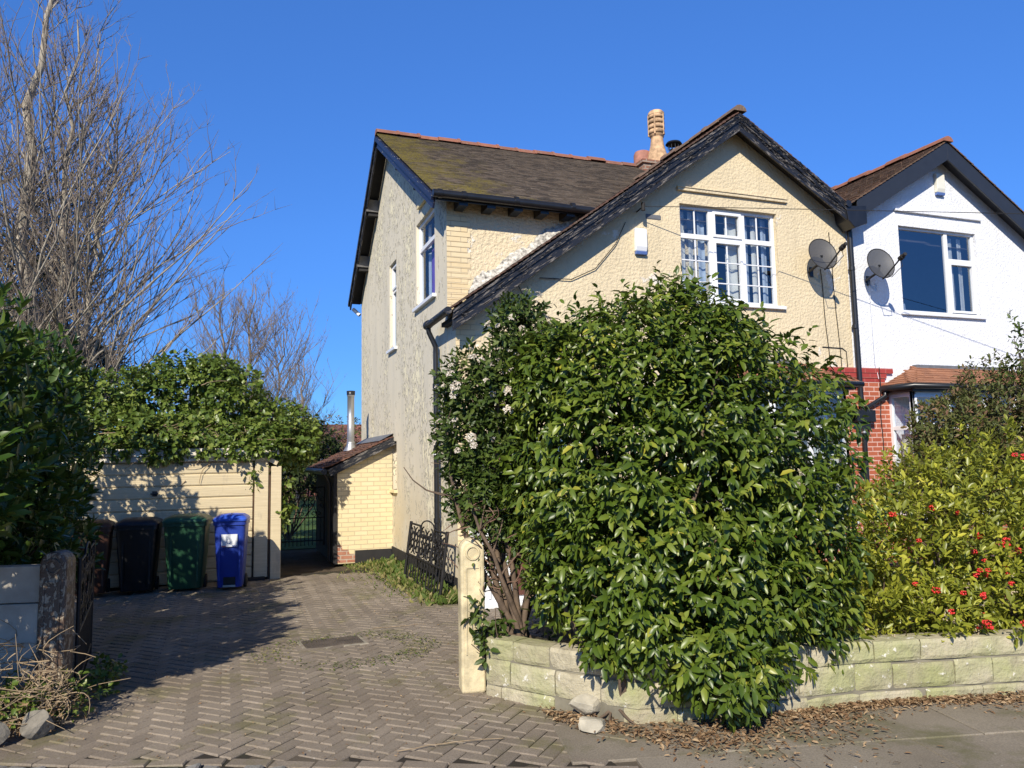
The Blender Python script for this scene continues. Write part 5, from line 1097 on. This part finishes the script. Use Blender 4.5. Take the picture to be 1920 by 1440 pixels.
foliage('crown', T, M['lf_conifer'], [(-6.8, 30, 7.2, 2.3, 2, 2.2), (-6.0, 30, 9.6, 1.1, 1.1, 1.6), (-7.5, 30, 4.5, 2.9, 2.4, 2.2), (-4.9, 30, 5.2, 1.6, 1.5, 1.7)], 1900, 6, .42, .16, .4, .9, .1, .35, .4, .35, .1, .1, .5, rin=.7, rout=1.1, cull=.6, lf=1.2)
bush_stems(T, (-6.6, 30, 0), [(-6.3, 30, 9, .3, .3, 1.5), (-6.8, 30, 7, 1.8, 1.5, 1.5)], 12, .16, 'bark_dark', 'trunk')

# vines on the rocks, climber on the gatepost, weeds, litter, twigs
T = thing('vine_tangle', 'tangle of dry vines and ivy over the rocks at the foot of the concrete wall', 'vine', (-1.5, 6.5, 0))
mb = MB()
for i in range(520):
    x = random.uniform(-2.4, -1.02); p = Vector((x, 6.62-.25*(x+1.3)+random.gauss(0, .12), abs(random.gauss(.18, .20)))); d = Vector((random.gauss(0, .16), random.gauss(-.04, .12), random.gauss(.0, .14))); limb(mb, p, p+d, random.uniform(.003, .006), .002, 4, .3, 6)
mb.build('stems', M['vine'], T)
foliage('leaves', T, M['lf_ivy'], [(-1.55, 6.6, .15, .5, .2, .25), (-1.1, 6.75, .15, .18, .3, .2), (-2.0, 6.7, .2, .4, .2, .3), (-.95, 7.6, .05, .15, .7, .14)], 260, 4, .06, .6, .1, .8, .4, .2, .5, .2, cull=.4, zmin=.0)
foliage('dry_leaves', T, M['lf_brown'], [(-1.5, 6.55, .08, .5, .26, .2), (-1.15, 6.6, .06, .3, .3, .12), (-2.1, 6.7, .15, .5, .25, .28)], 260, 4, .05, .4, .08, .9, .2, .3, .6, .2, cull=.2, zmin=.0)
T = thing('climber', 'sprig of glossy leaves growing round the base of the cream gatepost', 'plant', (1.93, 6.0, 0))
foliage('leaves', T, M['lf_vib'], [(1.98, 6.0, .38, .12, .1, .22), (1.92, 6.0, .62, .08, .08, .14), (2.08, 6.0, .52, .12, .1, .1)], 30, 5, .085, .42, .1, .8, .1, .4, .3, .1, cull=.5)
mb = MB()
for i in range(9): limb(mb, (2.0, 6.03, .05), (1.95+random.gauss(0, .08), 5.99+random.gauss(0, .05), random.uniform(.3, .72)), .007, .003, 4, .15)
mb.build('stems', M['bark'], T)
n = 3600; y = rng.uniform(9.75, 14.3, n); wd = np.clip(.18+.30*np.exp(-((y-13.0)/1.5)**2)+.25*np.exp(-((y-10.6)/.7)**2)*.6, .1, .6); x = 2.9-np.abs(rng.normal(0, 1, n))*wd; x = np.where(y > 13.6, rng.uniform(2.0, 2.9, n), x)
P = np.stack([x, y, np.zeros(n)], 1); D = unit(np.stack([rng.normal(0, .6, n), rng.normal(0, .6, n), rng.uniform(.3, 1.3, n)], 1)); N = unit(rng.normal(size=(n, 3))+[0, -.5, .5]); L = rng.uniform(.05, .17, n)*np.clip((x-1.9)*1.3, .35, 1.3)
o = leaf_mesh('weeds', P, D, N, L, L*np.where(rng.random(n) < .5, .10, .36), np.clip(rng.random(n)*.85+.2*(x < 2.5), 0, 1), M['lf_weed'], None, .15, .25)
tag(o, 'low weeds and grass along the foot of the side wall', 'weeds', None, 'stuff')
def litter(name, label, pts, L0, L1, mat, lift=.012):
    n = len(pts); P = np.column_stack([pts, rng.uniform(.002, lift, n)]); a = rng.uniform(0, 6.28, n); D = np.stack([np.cos(a), np.sin(a), rng.normal(0, .18, n)], 1); N = unit(np.stack([rng.normal(0, .3, n), rng.normal(0, .3, n), np.ones(n)], 1)); L = rng.uniform(L0, L1, n)
    return tag(leaf_mesh(name, P, D, N, L, L*.36, rng.random(n), M[mat], None, .2, .15), label, 'leaves', None, 'stuff')
n = 9500; x = rng.uniform(2.2, 8.5, n); d = np.abs(rng.normal(0, .2, n))*np.where(rng.random(n) < .25, 2.6, 1)*(.7+.5*np.sin(x*2.3)); y = np.array([lerp(wall_l, v) for v in x])-.03-d-(x < 3.3)*rng.uniform(0, .35, n)
litter('leaf_litter', 'brown fallen leaves gathered along the foot of the wall', np.stack([x, y], 1), .010, .055, 'lf_brown', .03)
n = 2400; x = rng.uniform(-1.9, 2.9, n); y = rng.uniform(5, 13, n); ok = [paved(a, b) and (math.sin(2.1*a+b)*math.sin(1.7*b-a) > .1 or random.random() < .3) for a, b in zip(x, y)]
litter('scattered_debris', 'scattered small dry leaves on the paving', np.stack([x, y], 1)[ok], .008, .032, 'lf_brown', .016)
n = 1500; a = rng.uniform(0, 6.28, n); r_ = rng.uniform(.75, 1.25, n); pts = np.stack([1.15+.75*r_*np.cos(a), 7.9+.62*r_*np.sin(a)], 1)
litter('moss_debris', 'ring of dry moss and leaf crumbs round the drain cover', pts[(pts[:, 1] < 8.6)], .012, .04, 'lf_weed', .03)
for k, (p, q, lb) in enumerate((((1.05, 5.05, .012), (1.75, 5.0, .012), 'long thin dry twig lying on the paving nearest the pavement'), ((1.55, 8.75, .012), (2.1, 8.75, .012), 'pale stick on the paving beyond the drain cover'), ((.3, 9.4, .01), (.65, 9.75, .02), 'small broken twig on the paving in front of the blue bin'))):
    mb = MB(); limb(mb, p, q, .0035, .002, 5, .06, 8); tag(mb.build('twig', M['vine']), lb, 'twig', 'twigs on the paving')
